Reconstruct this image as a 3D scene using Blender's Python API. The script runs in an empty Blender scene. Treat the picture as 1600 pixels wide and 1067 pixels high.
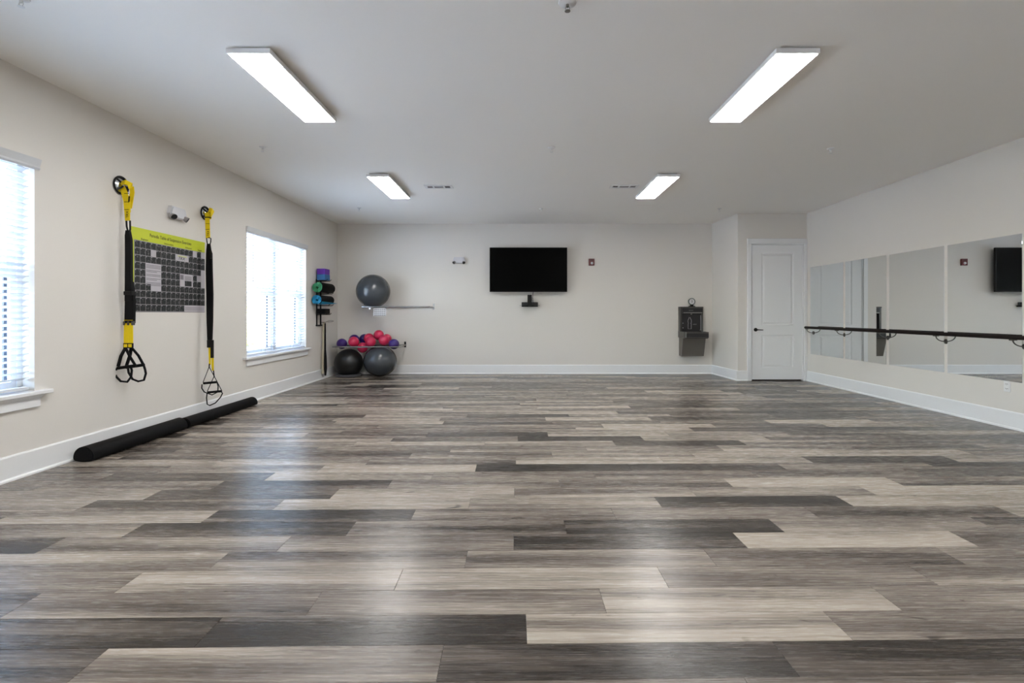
import bpy, bmesh, math, random
from mathutils import Vector, Matrix
PI = math.pi
S = bpy.context.scene
COL = S.collection
random.seed(7)

# ------------------------------------------------------------------ camera
F, VX, VY, CH = 755.0, 815.0, 490.3, 1.219      # focal (px), vanishing point, eye height
H, D, XL, XR = 3.05, 9.82, -3.74, 5.20          # ceiling, back wall, side walls
YR, YD = -3.6, 8.81                             # rear wall, door alcove wall
cam = bpy.data.cameras.new('camera')
cam.sensor_width = 36.0
cam.lens = 36.0 * F / 1600.0
cam.shift_x = -(VX - 800.0) / 1600.0
cam.shift_y = -(533.5 - VY) / 1600.0
cam.clip_start = 0.05
cam.clip_end = 300
co = bpy.data.objects.new('camera', cam)
co.location = (0, 0, CH)
co.rotation_euler = (PI / 2, 0, 0)
COL.objects.link(co)
S.camera = co

# ------------------------------------------------------------------ light / view
S.view_settings.view_transform = 'Standard'
S.view_settings.look = 'None'
S.view_settings.gamma = 1.0
S.view_settings.use_curve_mapping = False
S.view_settings.exposure = 1.08
LAMP = 20.0
world = bpy.data.worlds.new('sky')
S.world = world
world.use_nodes = True
wn = world.node_tree
for n in list(wn.nodes):
    wn.nodes.remove(n)
sky = wn.nodes.new('ShaderNodeTexSky')
sky.sky_type = 'NISHITA'
sky.sun_elevation = math.radians(52)
sky.sun_rotation = math.radians(70)
sky.sun_disc = False
sky.air_density = 1.2
sky.dust_density = 2.5
bg = wn.nodes.new('ShaderNodeBackground')
bg.inputs['Strength'].default_value = 2.7
wo = wn.nodes.new('ShaderNodeOutputWorld')
hz = wn.nodes.new('ShaderNodeHueSaturation')     # hazy, paler sky
hz.inputs['Saturation'].default_value = 0.95
wn.links.new(sky.outputs[0], hz.inputs['Color'])
wn.links.new(hz.outputs[0], bg.inputs[0])
wn.links.new(bg.outputs[0], wo.inputs[0])
sl = bpy.data.lights.new('sun', 'SUN')
sl.energy = 8.0
sl.angle = math.radians(1.0)
sl.color = (1.0, 0.95, 0.87)
so = bpy.data.objects.new('sun', sl)
so.rotation_euler = (math.radians(20), math.radians(38), 0)
so.location = (6, 0, 12)
COL.objects.link(so)
S.cycles.max_bounces = 12
S.cycles.diffuse_bounces = 8
S.cycles.glossy_bounces = 5
S.cycles.transparent_max_bounces = 12
S.cycles.sample_clamp_indirect = 8.0
S.cycles.caustics_reflective = True
S.cycles.caustics_refractive = False

# ------------------------------------------------------------------ materials
def lin(c):
    return tuple(((v / 255) / 12.92 if v / 255 <= 0.04045 else ((v / 255 + 0.055) / 1.055) ** 2.4) for v in c) + (1.0,)

def mat(name, rgb, rough=0.5, metal=0.0, var=0.04, scale=20.0, bump=0.0, spec=0.5, coat=0.0):
    m = bpy.data.materials.new(name)
    m.use_nodes = True
    t = m.node_tree
    p = t.nodes['Principled BSDF']
    tc = t.nodes.new('ShaderNodeTexCoord')
    nz = t.nodes.new('ShaderNodeTexNoise')
    nz.inputs['Scale'].default_value = scale
    nz.inputs['Detail'].default_value = 4
    t.links.new(tc.outputs['Object'], nz.inputs['Vector'])
    mx = t.nodes.new('ShaderNodeMixRGB')
    c = lin(rgb)
    mx.inputs[1].default_value = tuple(max(0, v * (1 - var)) for v in c[:3]) + (1,)
    mx.inputs[2].default_value = tuple(min(1, v * (1 + var)) for v in c[:3]) + (1,)
    t.links.new(nz.outputs['Fac'], mx.inputs[0])
    t.links.new(mx.outputs[0], p.inputs['Base Color'])
    p.inputs['Roughness'].default_value = rough
    p.inputs['Metallic'].default_value = metal
    p.inputs['Specular IOR Level'].default_value = spec
    if coat:
        p.inputs['Coat Weight'].default_value = coat
        p.inputs['Coat Roughness'].default_value = 0.15
    if bump:
        b = t.nodes.new('ShaderNodeBump')
        b.inputs['Strength'].default_value = bump
        b.inputs['Distance'].default_value = 0.002
        t.links.new(nz.outputs['Fac'], b.inputs['Height'])
        t.links.new(b.outputs[0], p.inputs['Normal'])
    return m

def emit(name, rgb, s):
    m = bpy.data.materials.new(name)
    m.use_nodes = True
    t = m.node_tree
    for n in list(t.nodes):
        t.nodes.remove(n)
    e = t.nodes.new('ShaderNodeEmission')
    e.inputs[0].default_value = rgb + (1,)
    e.inputs[1].default_value = s
    o = t.nodes.new('ShaderNodeOutputMaterial')
    t.links.new(e.outputs[0], o.inputs[0])
    return m

M_WALL = mat('wall_paint', (217, 213, 207), 0.85, var=0.012, scale=90, bump=0.12, spec=0.25)
M_CEIL = mat('ceiling_paint', (243, 241, 237), 0.9, var=0.01, scale=60, bump=0.1, spec=0.2)
M_TRIM = mat('white_trim_paint', (228, 229, 230), 0.45, var=0.01)
M_WHITE = mat('white_plastic', (226, 226, 226), 0.4, var=0.01)
M_BLINDW = mat('white_blind', (204, 206, 209), 0.45, var=0.01)
M_BLACK = mat('black_satin', (8, 8, 9), 0.45, spec=0.3)
M_BLACKM = mat('black_foam', (6, 6, 7), 0.6, var=0.25, scale=60, bump=0.2, spec=0.15)
M_RUB = mat('black_webbing', (10, 10, 13), 0.7, var=0.2, scale=150, bump=0.3, spec=0.2)
M_YEL = mat('yellow_webbing', (232, 204, 16), 0.65, var=0.12, scale=120, bump=0.3, spec=0.3)
M_YELP = mat('yellow_header_print', (190, 200, 24), 0.5, var=0.04)
M_CHROME = mat('chrome', (205, 207, 210), 0.18, 1.0, var=0.02)
M_STEEL = mat('dark_steel', (92, 90, 88), 0.33, 0.85, var=0.05, scale=200)
M_STEEL2 = mat('grey_steel', (150, 149, 147), 0.3, 0.9, var=0.05, scale=200)
M_CHAR = mat('charcoal_plastic', (34, 34, 37), 0.35, var=0.05)
M_SCREEN = mat('tv_screen', (2, 2, 2), 0.35, var=0.0, spec=0.04)
M_GREYB = mat('grey_vinyl', (62, 67, 72), 0.24, var=0.05, scale=8, spec=0.6)
M_DARKB = mat('black_vinyl', (24, 25, 25), 0.38, var=0.08, scale=8, spec=0.5)
M_GREYP = mat('dark_grey_platform', (74, 74, 78), 0.5)
M_PINK = mat('pink_vinyl', (196, 40, 80), 0.3, var=0.1, scale=14, spec=0.5)
M_PURP = mat('purple_vinyl', (56, 30, 110), 0.3, var=0.1, scale=14, spec=0.5)
M_PURPB = mat('purple_foam', (98, 48, 158), 0.8, var=0.06, bump=0.2)
M_BLUEB = mat('blue_foam', (58, 110, 160), 0.8, var=0.06, bump=0.2)
M_GREEN = mat('green_mat', (58, 140, 92), 0.8, var=0.06, bump=0.2)
M_TEAL = mat('teal_mat', (34, 140, 178), 0.8, var=0.06, bump=0.2)
M_BARRE = mat('dark_walnut', (26, 18, 17), 0.5, var=0.25, scale=30, spec=0.2)
M_RED = mat('red_plastic', (92, 13, 18), 0.4)
M_HOUS = mat('grey_white_plastic', (200, 200, 204), 0.4, var=0.01)
M_LENS = mat('clear_lens', (220, 222, 226), 0.15)
M_PAPER = mat('paper', (206, 204, 206), 0.6, var=0.02)
M_INK = mat('black_ink', (24, 22, 22), 0.6)
M_INKG = mat('grey_ink', (120, 117, 122), 0.6, var=0.3, scale=120)
M_PALE = mat('pale_grey_print', (182, 178, 184), 0.6, var=0.02)
M_GLINE = mat('grey_line_print', (142, 138, 140), 0.6, var=0.02)
M_CREAM = mat('cream_webbing', (205, 194, 172), 0.7, var=0.05)
M_GREENC = mat('grey_green_metal', (88, 104, 98), 0.35, 0.4)
M_DGAP = mat('dark_gap', (8, 8, 8), 0.9)
M_VENTD = mat('vent_shadow_metal', (40, 40, 42), 0.6)
M_VENTG = mat('vent_grey_metal', (150, 150, 153), 0.5)
M_SCR = mat('dark_blue_frame', (36, 46, 62), 0.5)
M_BOUNCE = mat('pale_bounce_ground', (186, 190, 192), 0.95, var=0.08, scale=1.5)  # outdoor ground, colour chosen pale and neutral to bounce light inside
M_LEAF = mat('tree_leaves', (150, 148, 66), 0.9, var=0.35, scale=5)
M_BARK = mat('tree_bark', (110, 92, 74), 0.9, var=0.3)
M_LAMP = emit('led_diffuser', (1.0, 0.99, 0.97), LAMP)
M_LAMPS = M_WHITE

# photo-cell print: dark thumbnails with mottled figures
def cell_mat():
    m = mat('photo_cell_print', (22, 22, 23), 0.55)
    t = m.node_tree
    p = t.nodes['Principled BSDF']
    tc = t.nodes.new('ShaderNodeTexCoord')
    n = t.nodes.new('ShaderNodeTexNoise')
    n.inputs['Scale'].default_value = 42
    n.inputs['Detail'].default_value = 3
    r = t.nodes.new('ShaderNodeValToRGB')
    e = r.color_ramp.elements
    e[0].position, e[0].color = 0.56, (0.004, 0.007, 0.008, 1)
    e[1].position, e[1].color = 0.80, (0.22, 0.21, 0.21, 1)
    t.links.new(tc.outputs['Object'], n.inputs['Vector'])
    t.links.new(n.outputs['Fac'], r.inputs[0])
    t.links.new(r.outputs[0], p.inputs['Base Color'])
    return m
M_CELL = cell_mat()

# mirror
def mirror_mat():
    m = bpy.data.materials.new('mirror_silver')
    m.use_nodes = True
    t = m.node_tree
    p = t.nodes['Principled BSDF']
    p.inputs['Base Color'].default_value = (0.80, 0.83, 0.84, 1)
    p.inputs['Metallic'].default_value = 1.0
    n = t.nodes.new('ShaderNodeTexNoise')
    n.inputs['Scale'].default_value = 3
    mr = t.nodes.new('ShaderNodeMapRange')
    mr.inputs[3].default_value = 0.0
    mr.inputs[4].default_value = 0.012
    t.links.new(n.outputs[0], mr.inputs[0])
    t.links.new(mr.outputs[0], p.inputs['Roughness'])
    return m
M_MIRROR = mirror_mat()

def glass_mat(name, tint, fac):
    m = bpy.data.materials.new(name)
    m.use_nodes = True
    t = m.node_tree
    for n in list(t.nodes):
        t.nodes.remove(n)
    tr = t.nodes.new('ShaderNodeBsdfTransparent')
    tr.inputs[0].default_value = tint
    g = t.nodes.new('ShaderNodeBsdfGlossy')
    g.inputs['Roughness'].default_value = 0.03
    lw = t.nodes.new('ShaderNodeFresnel')
    lw.inputs[0].default_value = fac
    mx = t.nodes.new('ShaderNodeMixShader')
    o = t.nodes.new('ShaderNodeOutputMaterial')
    ge = t.nodes.new('ShaderNodeNewGeometry')
    inv = t.nodes.new('ShaderNodeMath'); inv.operation = 'SUBTRACT'; inv.inputs[0].default_value = 1.0
    t.links.new(ge.outputs['Backfacing'], inv.inputs[1])
    mu = t.nodes.new('ShaderNodeMath'); mu.operation = 'MULTIPLY'
    t.links.new(lw.outputs[0], mu.inputs[0]); t.links.new(inv.outputs[0], mu.inputs[1])
    t.links.new(mu.outputs[0], mx.inputs[0])
    t.links.new(tr.outputs[0], mx.inputs[1])
    t.links.new(g.outputs[0], mx.inputs[2])
    t.links.new(mx.outputs[0], o.inputs[0])
    return m
M_GLASS = glass_mat('window_glass', (0.98, 0.99, 0.99, 1), 1.45)
M_GSHELF = glass_mat('shelf_glass', (0.72, 0.78, 0.80, 1), 1.5)

# vinyl planks: attribute 'tone' = (tone, seed, 0)
def plank_mat():
    m = bpy.data.materials.new('vinyl_plank')
    m.use_nodes = True
    t = m.node_tree
    p = t.nodes['Principled BSDF']
    N = t.nodes.new
    L = t.links.new
    at = N('ShaderNodeAttribute')
    at.attribute_name = 'tone'
    sp = N('ShaderNodeSeparateXYZ')
    L(at.outputs['Vector'], sp.inputs[0])
    tc = N('ShaderNodeTexCoord')
    off = N('ShaderNodeVectorMath')
    off.operation = 'MULTIPLY_ADD'
    cmb = N('ShaderNodeCombineXYZ')
    L(sp.outputs[1], cmb.inputs[0]); L(sp.outputs[1], cmb.inputs[1]); L(sp.outputs[1], cmb.inputs[2])
    L(cmb.outputs[0], off.inputs[0])
    off.inputs[1].default_value = (31.0, 17.0, 53.0)
    L(tc.outputs['Object'], off.inputs[2])
    def noise(sx, sy, det, rgh=0.5, dist=0.0):
        mp = N('ShaderNodeMapping')
        mp.inputs['Scale'].default_value = (sx, sy, 1)
        L(off.outputs[0], mp.inputs[0])
        n = N('ShaderNodeTexNoise')
        n.inputs['Scale'].default_value = 1.0
        n.inputs['Detail'].default_value = det
        n.inputs['Roughness'].default_value = rgh
        n.inputs['Distortion'].default_value = dist
        L(mp.outputs[0], n.inputs['Vector'])
        return n.outputs['Fac']
    def math_(op, a, b=None):
        n = N('ShaderNodeMath'); n.operation = op
        if hasattr(a, 'name'): L(a, n.inputs[0])
        else: n.inputs[0].default_value = a
        if b is not None:
            if hasattr(b, 'name'): L(b, n.inputs[1])
            else: n.inputs[1].default_value = b
        return n.outputs[0]
    band = noise(0.5, 8.5, 2, 0.5)              # broad light/dark bands
    mid = noise(2.2, 38, 4, 0.6, 0.6)            # streaks
    fine = noise(9, 230, 3, 0.6)                 # fine grain
    knot = noise(4.5, 13, 2, 0.5, 1.6)
    # cathedral rings
    mpw = N('ShaderNodeMapping'); mpw.inputs['Scale'].default_value = (0.9, 9, 1)
    L(off.outputs[0], mpw.inputs[0])
    wv = N('ShaderNodeTexWave'); wv.wave_type = 'BANDS'; wv.bands_direction = 'Y'
    wv.inputs['Scale'].default_value = 1.6; wv.inputs['Distortion'].default_value = 9
    wv.inputs['Detail'].default_value = 2; wv.inputs['Detail Scale'].default_value = 0.7
    L(mpw.outputs[0], wv.inputs['Vector'])
    a = math_('MULTIPLY', math_('SUBTRACT', band, 0.5), 1.6)
    b = math_('MULTIPLY', math_('SUBTRACT', mid, 0.5), 0.5)
    c = math_('MULTIPLY', math_('SUBTRACT', fine, 0.5), 0.26)
    d = math_('MULTIPLY', math_('SUBTRACT', wv.outputs['Fac'], 0.5), 0.14)
    s = math_('ADD', math_('ADD', a, b), math_('ADD', c, d))
    kn = math_('MULTIPLY', math_('MAXIMUM', math_('SUBTRACT', knot, 0.69), 0.0), -3.5)
    s = math_('ADD', s, kn)
    spread = math_('MULTIPLY_ADD', sp.outputs[0], 1.12)
    spread.node.inputs[2].default_value = -0.05
    tone = math_('ADD', spread, s)
    r = N('ShaderNodeValToRGB')
    e = r.color_ramp.elements
    e[0].position, e[0].color = 0.0, lin((46, 41, 37))
    e[1].position, e[1].color = 1.0, lin((168, 158, 146))
    k = e.new(0.25); k.color = lin((76, 69, 63))
    k = e.new(0.55); k.color = lin((113, 104, 96))
    L(tone, r.inputs[0])
    L(r.outputs[0], p.inputs['Base Color'])
    rg = N('ShaderNodeMapRange')
    rg.inputs[3].default_value = 0.20; rg.inputs[4].default_value = 0.33
    L(fine, rg.inputs[0])
    L(rg.outputs[0], p.inputs['Roughness'])
    p.inputs['Specular IOR Level'].default_value = 0.42
    bp = N('ShaderNodeBump'); bp.inputs['Strength'].default_value = 0.5; bp.inputs['Distance'].default_value = 0.0012
    hh = math_('ADD', math_('MULTIPLY', mid, 0.6), fine)
    L(hh, bp.inputs['Height'])
    L(bp.outputs[0], p.inputs['Normal'])
    return m
M_PLANK = plank_mat()

# ------------------------------------------------------------------ mesh helpers
def B():
    return bmesh.new()

def box(bm, x0, x1, y0, y1, z0, z1, bev=0.0, seg=1, M=None):
    t = bmesh.new()
    bmesh.ops.create_cube(t, size=1)
    for v in t.verts:
        v.co = Vector(((x0 + x1) / 2 + v.co.x * (x1 - x0), (y0 + y1) / 2 + v.co.y * (y1 - y0), (z0 + z1) / 2 + v.co.z * (z1 - z0)))
    if bev:
        bmesh.ops.bevel(t, geom=t.edges[:], offset=bev, segments=seg, affect='EDGES', profile=0.5)
    join(bm, t, M)

def join(bm, t, M=None):
    if M is not None:
        t.transform(M)
    me = bpy.data.meshes.new('tmp')
    t.to_mesh(me)
    t.free()
    bm.from_mesh(me)
    bpy.data.meshes.remove(me)

def quad(bm, pts):
    return bm.faces.new([bm.verts.new(p) for p in pts])

def prism(bm, poly, axis, a0, a1):
    """poly in the two other axes (cyclic order), extruded along axis ('x','y','z')"""
    def mk(p, a):
        return {'x': (a, p[0], p[1]), 'y': (p[0], a, p[1]), 'z': (p[0], p[1], a)}[axis]
    v0 = [bm.verts.new(mk(p, a0)) for p in poly]
    v1 = [bm.verts.new(mk(p, a1)) for p in poly]
    n = len(poly)
    fs = [bm.faces.new(v0[::-1]), bm.faces.new(v1)]
    for i in range(n):
        fs.append(bm.faces.new((v0[i], v0[(i + 1) % n], v1[(i + 1) % n], v1[i])))
    bmesh.ops.recalc_face_normals(bm, faces=fs)

def tube(bm, pts, r, n=10, closed=False):
    pts = [Vector(p) for p in pts]
    rs = r if isinstance(r, (list, tuple)) else [r] * len(pts)
    rings = []
    m = len(pts)
    up = None
    for i, p in enumerate(pts):
        if closed:
            d = pts[(i + 1) % m] - pts[i - 1]
        else:
            d = pts[min(i + 1, m - 1)] - pts[max(i - 1, 0)]
        d.normalize()
        if up is None:
            up = Vector((0, 0, 1)) if abs(d.z) < 0.9 else Vector((1, 0, 0))
        u = (up - d * up.dot(d)).normalized()
        w = d.cross(u)
        up = u
        rings.append([bm.verts.new(p + (u * math.cos(2 * PI * k / n) + w * math.sin(2 * PI * k / n)) * rs[i]) for k in range(n)])
    fs = []
    for i in range(m if closed else m - 1):
        a, b = rings[i], rings[(i + 1) % m]
        for k in range(n):
            fs.append(bm.faces.new((a[k], a[(k + 1) % n], b[(k + 1) % n], b[k])))
    if not closed:
        fs.append(bm.faces.new(rings[0][::-1]))
        fs.append(bm.faces.new(rings[-1]))
    bmesh.ops.recalc_face_normals(bm, faces=fs)

def lathe(bm, prof, c, axis='z', n=24):
    """prof: (r, h) list; h along axis from centre c"""
    c = Vector(c)
    ax = {'x': (Vector((1, 0, 0)), Vector((0, 1, 0)), Vector((0, 0, 1))),
          'y': (Vector((0, 1, 0)), Vector((0, 0, 1)), Vector((1, 0, 0))),
          'z': (Vector((0, 0, 1)), Vector((1, 0, 0)), Vector((0, 1, 0)))}[axis]
    rings = []
    fs = []
    for r, h in prof:
        if r < 1e-6:
            rings.append([bm.verts.new(c + ax[0] * h)])
        else:
            rings.append([bm.verts.new(c + ax[0] * h + (ax[1] * math.cos(2 * PI * k / n) + ax[2] * math.sin(2 * PI * k / n)) * r) for k in range(n)])
    for a, b in zip(rings, rings[1:]):
        for k in range(n):
            k2 = (k + 1) % n
            if len(a) == 1 and len(b) == 1:
                continue
            if len(a) == 1:
                fs.append(bm.faces.new((a[0], b[k2], b[k])))
            elif len(b) == 1:
                fs.append(bm.faces.new((a[k], a[k2], b[0])))
            else:
                fs.append(bm.faces.new((a[k], a[k2], b[k2], b[k])))
    bmesh.ops.recalc_face_normals(bm, faces=fs)

def ball(bm, c, r, n=32, squash=1.0):
    prof = []
    m = n // 2
    for i in range(m + 1):
        a = -PI / 2 + PI * i / m
        prof.append((r * math.cos(a) if 0 < i < m else 0.0, r * math.sin(a) * squash))
    lathe(bm, prof, c, 'z', n)

def ribbon(bm, pts, w, th, wd=(1, 0, 0)):
    """flat webbing strip along pts; width w along wd, thickness th"""
    pts = [Vector(p) for p in pts]
    ws = w if isinstance(w, (list, tuple)) else [w] * len(pts)
    wd0 = Vector(wd)
    rings = []
    m = len(pts)
    for i, p in enumerate(pts):
        d = (pts[min(i + 1, m - 1)] - pts[max(i - 1, 0)]).normalized()
        a = (wd0 - d * wd0.dot(d)).normalized()
        b = d.cross(a)
        h = ws[i] / 2
        rings.append([bm.verts.new(p + a * sx * h + b * sy * th / 2) for sx, sy in ((-1, -1), (1, -1), (1, 1), (-1, 1))])
    fs = []
    for a, b in zip(rings, rings[1:]):
        for k in range(4):
            fs.append(bm.faces.new((a[k], a[(k + 1) % 4], b[(k + 1) % 4], b[k])))
    fs.append(bm.faces.new(rings[0][::-1]))
    fs.append(bm.faces.new(rings[-1]))
    bmesh.ops.recalc_face_normals(bm, faces=fs)

def root_loc(o):
    v = Vector((0, 0, 0))
    while o is not None:
        v += o.location
        o = o.parent
    return v

def obj(name, bm, m, parent=None, smooth=False, label=None, origin=None):
    """link bm (world coordinates) as one mesh object"""
    me = bpy.data.meshes.new(name)
    off = root_loc(parent) if parent is not None else Vector(origin or (0, 0, 0))
    if off.length > 0:
        bmesh.ops.translate(bm, verts=bm.verts[:], vec=-off)
    bm.to_mesh(me)
    bm.free()
    for mm in (m if isinstance(m, (list, tuple)) else [m]):
        me.materials.append(mm)
    if smooth:
        me.polygons.foreach_set('use_smooth', [True] * len(me.polygons))
        if smooth != 2:
            try:
                me.set_sharp_from_angle(angle=math.radians(40))
            except Exception:
                pass
    o = bpy.data.objects.new(name, me)
    COL.objects.link(o)
    if parent is not None:
        o.parent = parent
    elif origin:
        o.location = origin
    if label:
        o['label'] = label
    return o

def tag(o, label=None, cat=None, group=None, kind=None):
    if label: o['label'] = label
    if cat: o['category'] = cat
    if group: o['group'] = group
    if kind: o['kind'] = kind
    return o

def thing(name, loc, label, cat, group=None, kind=None):
    o = bpy.data.objects.new(name, None)
    o.empty_display_size = 0.1
    o.location = loc
    COL.objects.link(o)
    return tag(o, label, cat, group, kind)

def dup(root, loc, label=None, group=None):
    r = root.copy(); COL.objects.link(r); r.location = loc
    if label: r['label'] = label
    if group: r['group'] = group
    for ch in list(root.children):
        c = ch.copy(); COL.objects.link(c); c.parent = r
        for g in list(ch.children):
            d = g.copy(); COL.objects.link(d); d.parent = c
    return r

def text_bm(s, size, M, ext=0.0004, shear=0.0, align='LEFT', sx=1.0):
    cu = bpy.data.curves.new('t', 'FONT')
    cu.body = s
    cu.size = size
    cu.extrude = ext
    cu.shear = shear
    cu.align_x = align
    cu.resolution_u = 2
    o = bpy.data.objects.new('t', cu)
    COL.objects.link(o)
    dg = bpy.context.evaluated_depsgraph_get()
    me = bpy.data.meshes.new_from_object(o.evaluated_get(dg))
    bm = bmesh.new()
    bm.from_mesh(me)
    bpy.data.meshes.remove(me)
    bpy.data.objects.remove(o)
    bpy.data.curves.remove(cu)
    bm.transform(M @ Matrix.Diagonal((sx, 1, 1, 1)))
    return bm

def basis(o, ex, ey):
    ex = Vector(ex).normalized(); ey = Vector(ey).normalized(); ez = ex.cross(ey)
    return Matrix(((ex.x, ey.x, ez.x, o[0]), (ex.y, ey.y, ez.y, o[1]), (ex.z, ey.z, ez.z, o[2]), (0, 0, 0, 1)))

def PX(px, py, Y):
    return (px - VX) * Y / F, CH - (py - VY) * Y / F
def ZL(py, Y):
    return CH - (py - VY) * Y / F

# ------------------------------------------------------------------ floor
fl = B(); box(fl, XL - 0.3, XR + 0.3, YR - 0.3, D + 0.3, -0.12, -0.008)
floor = tag(obj('floor', fl, M_DGAP), 'grey vinyl plank floor of mixed light and dark boards', None, None, 'structure')
TH = 0.016
ct, st = math.cos(TH), math.sin(TH)
PW, PL = 0.1777, 1.2192
ROWS = {  # row: (px, py of a joint on its far edge, {index right of it: tone})
 -1: (693, 1010, {-2: .30, -1: .62, 0: .2, 1: .22}),
 0: (821.6, 961, {-3: .1, -2: .1, -1: .12, 0: .88, 1: .42}),
 1: (936.7, 922, {-3: .35, -2: .48, -1: .5, 0: .82, 1: .45, 2: .5}),
 2: (1027.8, 887.5, {-3: .36, -2: .72, -1: .72, 0: .45, 1: .6, 2: .6}),
 3: (730.8, 861, {-3: .6, -2: .66, -1: .45, 0: .55, 1: .36, 2: .46, 3: .5}),
 4: (1146, 833.5, {-4: .3, -3: .6, -2: .5, -1: .18, 0: .86, 1: .46, 2: .5}),
 5: (881, 814, {-3: .6, -2: .14, -1: .5, 0: .16, 1: .55, 2: .4, 3: .5}),
 6: (955, 795, {-4: .45, -3: .75, -2: .12, -1: .5, 0: .58, 1: .44, 2: .8}),
 7: (1022.5, 776.7, {-4: .7, -3: .48, -2: .72, -1: .52, 0: .16, 1: .82, 2: .6}),
 8: (803.7, 763, {-3: .7, -2: .45, -1: .8, 0: .66, 1: .6, 2: .82, 3: .75}),
 9: (1129.5, 747.5, {-4: .5, -3: .26, -2: .5, -1: .46, 0: .82, 1: .38, 2: .5}),
 10: (678.7, 738, {-3: .5, -2: .25, -1: .66, 0: .52, 1: .5, 2: .44, 3: .4}),
 11: (745, 725.5, {-3: .4, -2: .6, -1: .82, 0: .04, 1: .2, 2: .52, 3: .16}),
 12: (806, 715.5, {-3: .5, -2: .72, -1: .45, 0: .76, 1: .76, 2: .18, 3: .66}),
 13: (861, 705.5, {-3: .3, -2: .4, -1: .5, 0: .66, 1: .82, 2: .82, 3: .4}),
 14: (1120, 696.7, {-4: .4, -3: .42, -2: .55, -1: .5, 0: .82, 1: .38, 2: .55}),
 15: (957.5, 689.5, {-3: .66, -2: .62, -1: .7, 0: .2, 1: .46, 2: .38}),
 16: (809, 685, {-2: .66, -1: .5, 0: .06, 1: .74, 2: .5, 3: .2, 4: .1}),
 17: (855, 676, {-3: .74, -2: .42, -1: .12, 0: .78, 1: .66, 2: .44, 3: .7}),
 18: (899, 669, {-3: .5, -2: .52, -1: .5, 0: .8, 1: .18, 2: .25, 3: .45}),
 19: (940.5, 664, {-3: .6, -2: .62, -1: .46, 0: .8, 1: .5, 2: .74, 3: .4}),
 20: (862, 658, {-1: .35, 0: .45, 1: .44}), 21: (1012, 651, {-2: .5, -1: .75, 0: .4, 1: .3}),
 22: (889, 649.5, {-1: .12, 0: .5, 1: .5}), 23: (961, 641, {-1: .82, 0: .3, 1: .25}),
}
rnd = random.Random(11)
planks = []
XA, XB, YA, YB = XL, XR, YR, D
k = int(math.floor((YA - 1.785) / PW)) - 1
def clip(poly, f):
    out = []
    for i in range(len(poly)):
        a, b = poly[i], poly[(i + 1) % len(poly)]
        fa, fb = f(a), f(b)
        if fa >= 0: out.append(a)
        if (fa >= 0) != (fb >= 0):
            s = fa / (fa - fb)
            out.append((a[0] + (b[0] - a[0]) * s, a[1] + (b[1] - a[1]) * s))
    return out
while 1.785 + PW * k < YB + 0.2:
    v0 = 1.785 + PW * k
    if k in ROWS:
        px, py, tones = ROWS[k]
        Y = F * CH / (py - VY); X = (px - VX) * Y / F
        u0 = X * ct + Y * st
    else:
        tones = {}
        u0 = rnd.uniform(0, PL)
    for i in range(-7, 8):
        ua = u0 + i * PL
        tone = tones.get(i)
        if tone is None:
            tone = rnd.choice([.15, .22, .35, .42, .46, .5, .54, .6, .68, .8]) + rnd.uniform(-.04, .04)
        g = 0.0006
        uv = [(ua + g, v0 + g), (ua + PL - g, v0 + g), (ua + PL - g, v0 + PW - g), (ua + g, v0 + PW - g)]
        poly = [(u * ct - v * st, u * st + v * ct) for u, v in uv]
        for f in (lambda p: p[0] - XA, lambda p: XB - p[0], lambda p: p[1] - YA, lambda p: YB - p[1]):
            poly = clip(poly, f)
            if len(poly) < 3: break
        if len(poly) < 3: continue
        cy = sum(p[1] for p in poly) / len(poly)
        area = 0
        for a in range(len(poly)):
            x1, y1 = poly[a]; x2, y2 = poly[(a + 1) % len(poly)]
            area += x1 * y2 - x2 * y1
        if area / 2 < 0.002: continue
        # visible size in the picture (px^2)
        if cy > 1.0:
            vis = [(VX + p[0] * F / p[1], VY + CH * F / p[1]) for p in poly if p[1] > 0.5]
            vis = [(min(1600, max(0, a)), min(1067, max(0, b))) for a, b in vis]
            ar = 0
            for a in range(len(vis)):
                x1, y1 = vis[a]; x2, y2 = vis[(a + 1) % len(vis)]
                ar += x1 * y2 - x2 * y1
            ar = abs(ar / 2)
        else:
            ar = 0
        planks.append((ar, poly, tone, rnd.random()))
    k += 1
def plank_geo(bm, lay, poly, tone, seed):
    c = Vector((sum(p[0] for p in poly) / len(poly), sum(p[1] for p in poly) / len(poly), 0))
    e = 0.0009
    def inset(p):
        d = c - Vector((p[0], p[1], 0))
        return (p[0] + math.copysign(e, d.x) , p[1] + math.copysign(e, d.y))
    top = [bm.verts.new((*inset(p), 0.0)) for p in poly]
    mid = [bm.verts.new((p[0], p[1], -0.0007)) for p in poly]
    bot = [bm.verts.new((p[0], p[1], -0.006)) for p in poly]
    bm.faces.new(top)
    n = len(poly)
    for i in range(n):
        j = (i + 1) % n
        bm.faces.new((mid[i], mid[j], top[j], top[i]))
        bm.faces.new((bot[i], bot[j], mid[j], mid[i]))
    for v in top + mid + bot:
        v[lay] = (tone, seed, 0.0, 1.0)
planks.sort(key=lambda p: -p[0])
sb = B(); slay = sb.verts.layers.float_color.new('tone')
for n_, (ar, poly, tone, seed) in enumerate(planks):
    if n_ < 300 and ar > 0:
        b = B(); lay = b.verts.layers.float_color.new('tone')
        plank_geo(b, lay, poly, tone, seed)
        obj('plank', b, M_PLANK, floor)
    else:
        plank_geo(sb, slay, poly, tone, seed)
tag(obj('plank', sb, M_PLANK, floor), kind='stuff')

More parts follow.
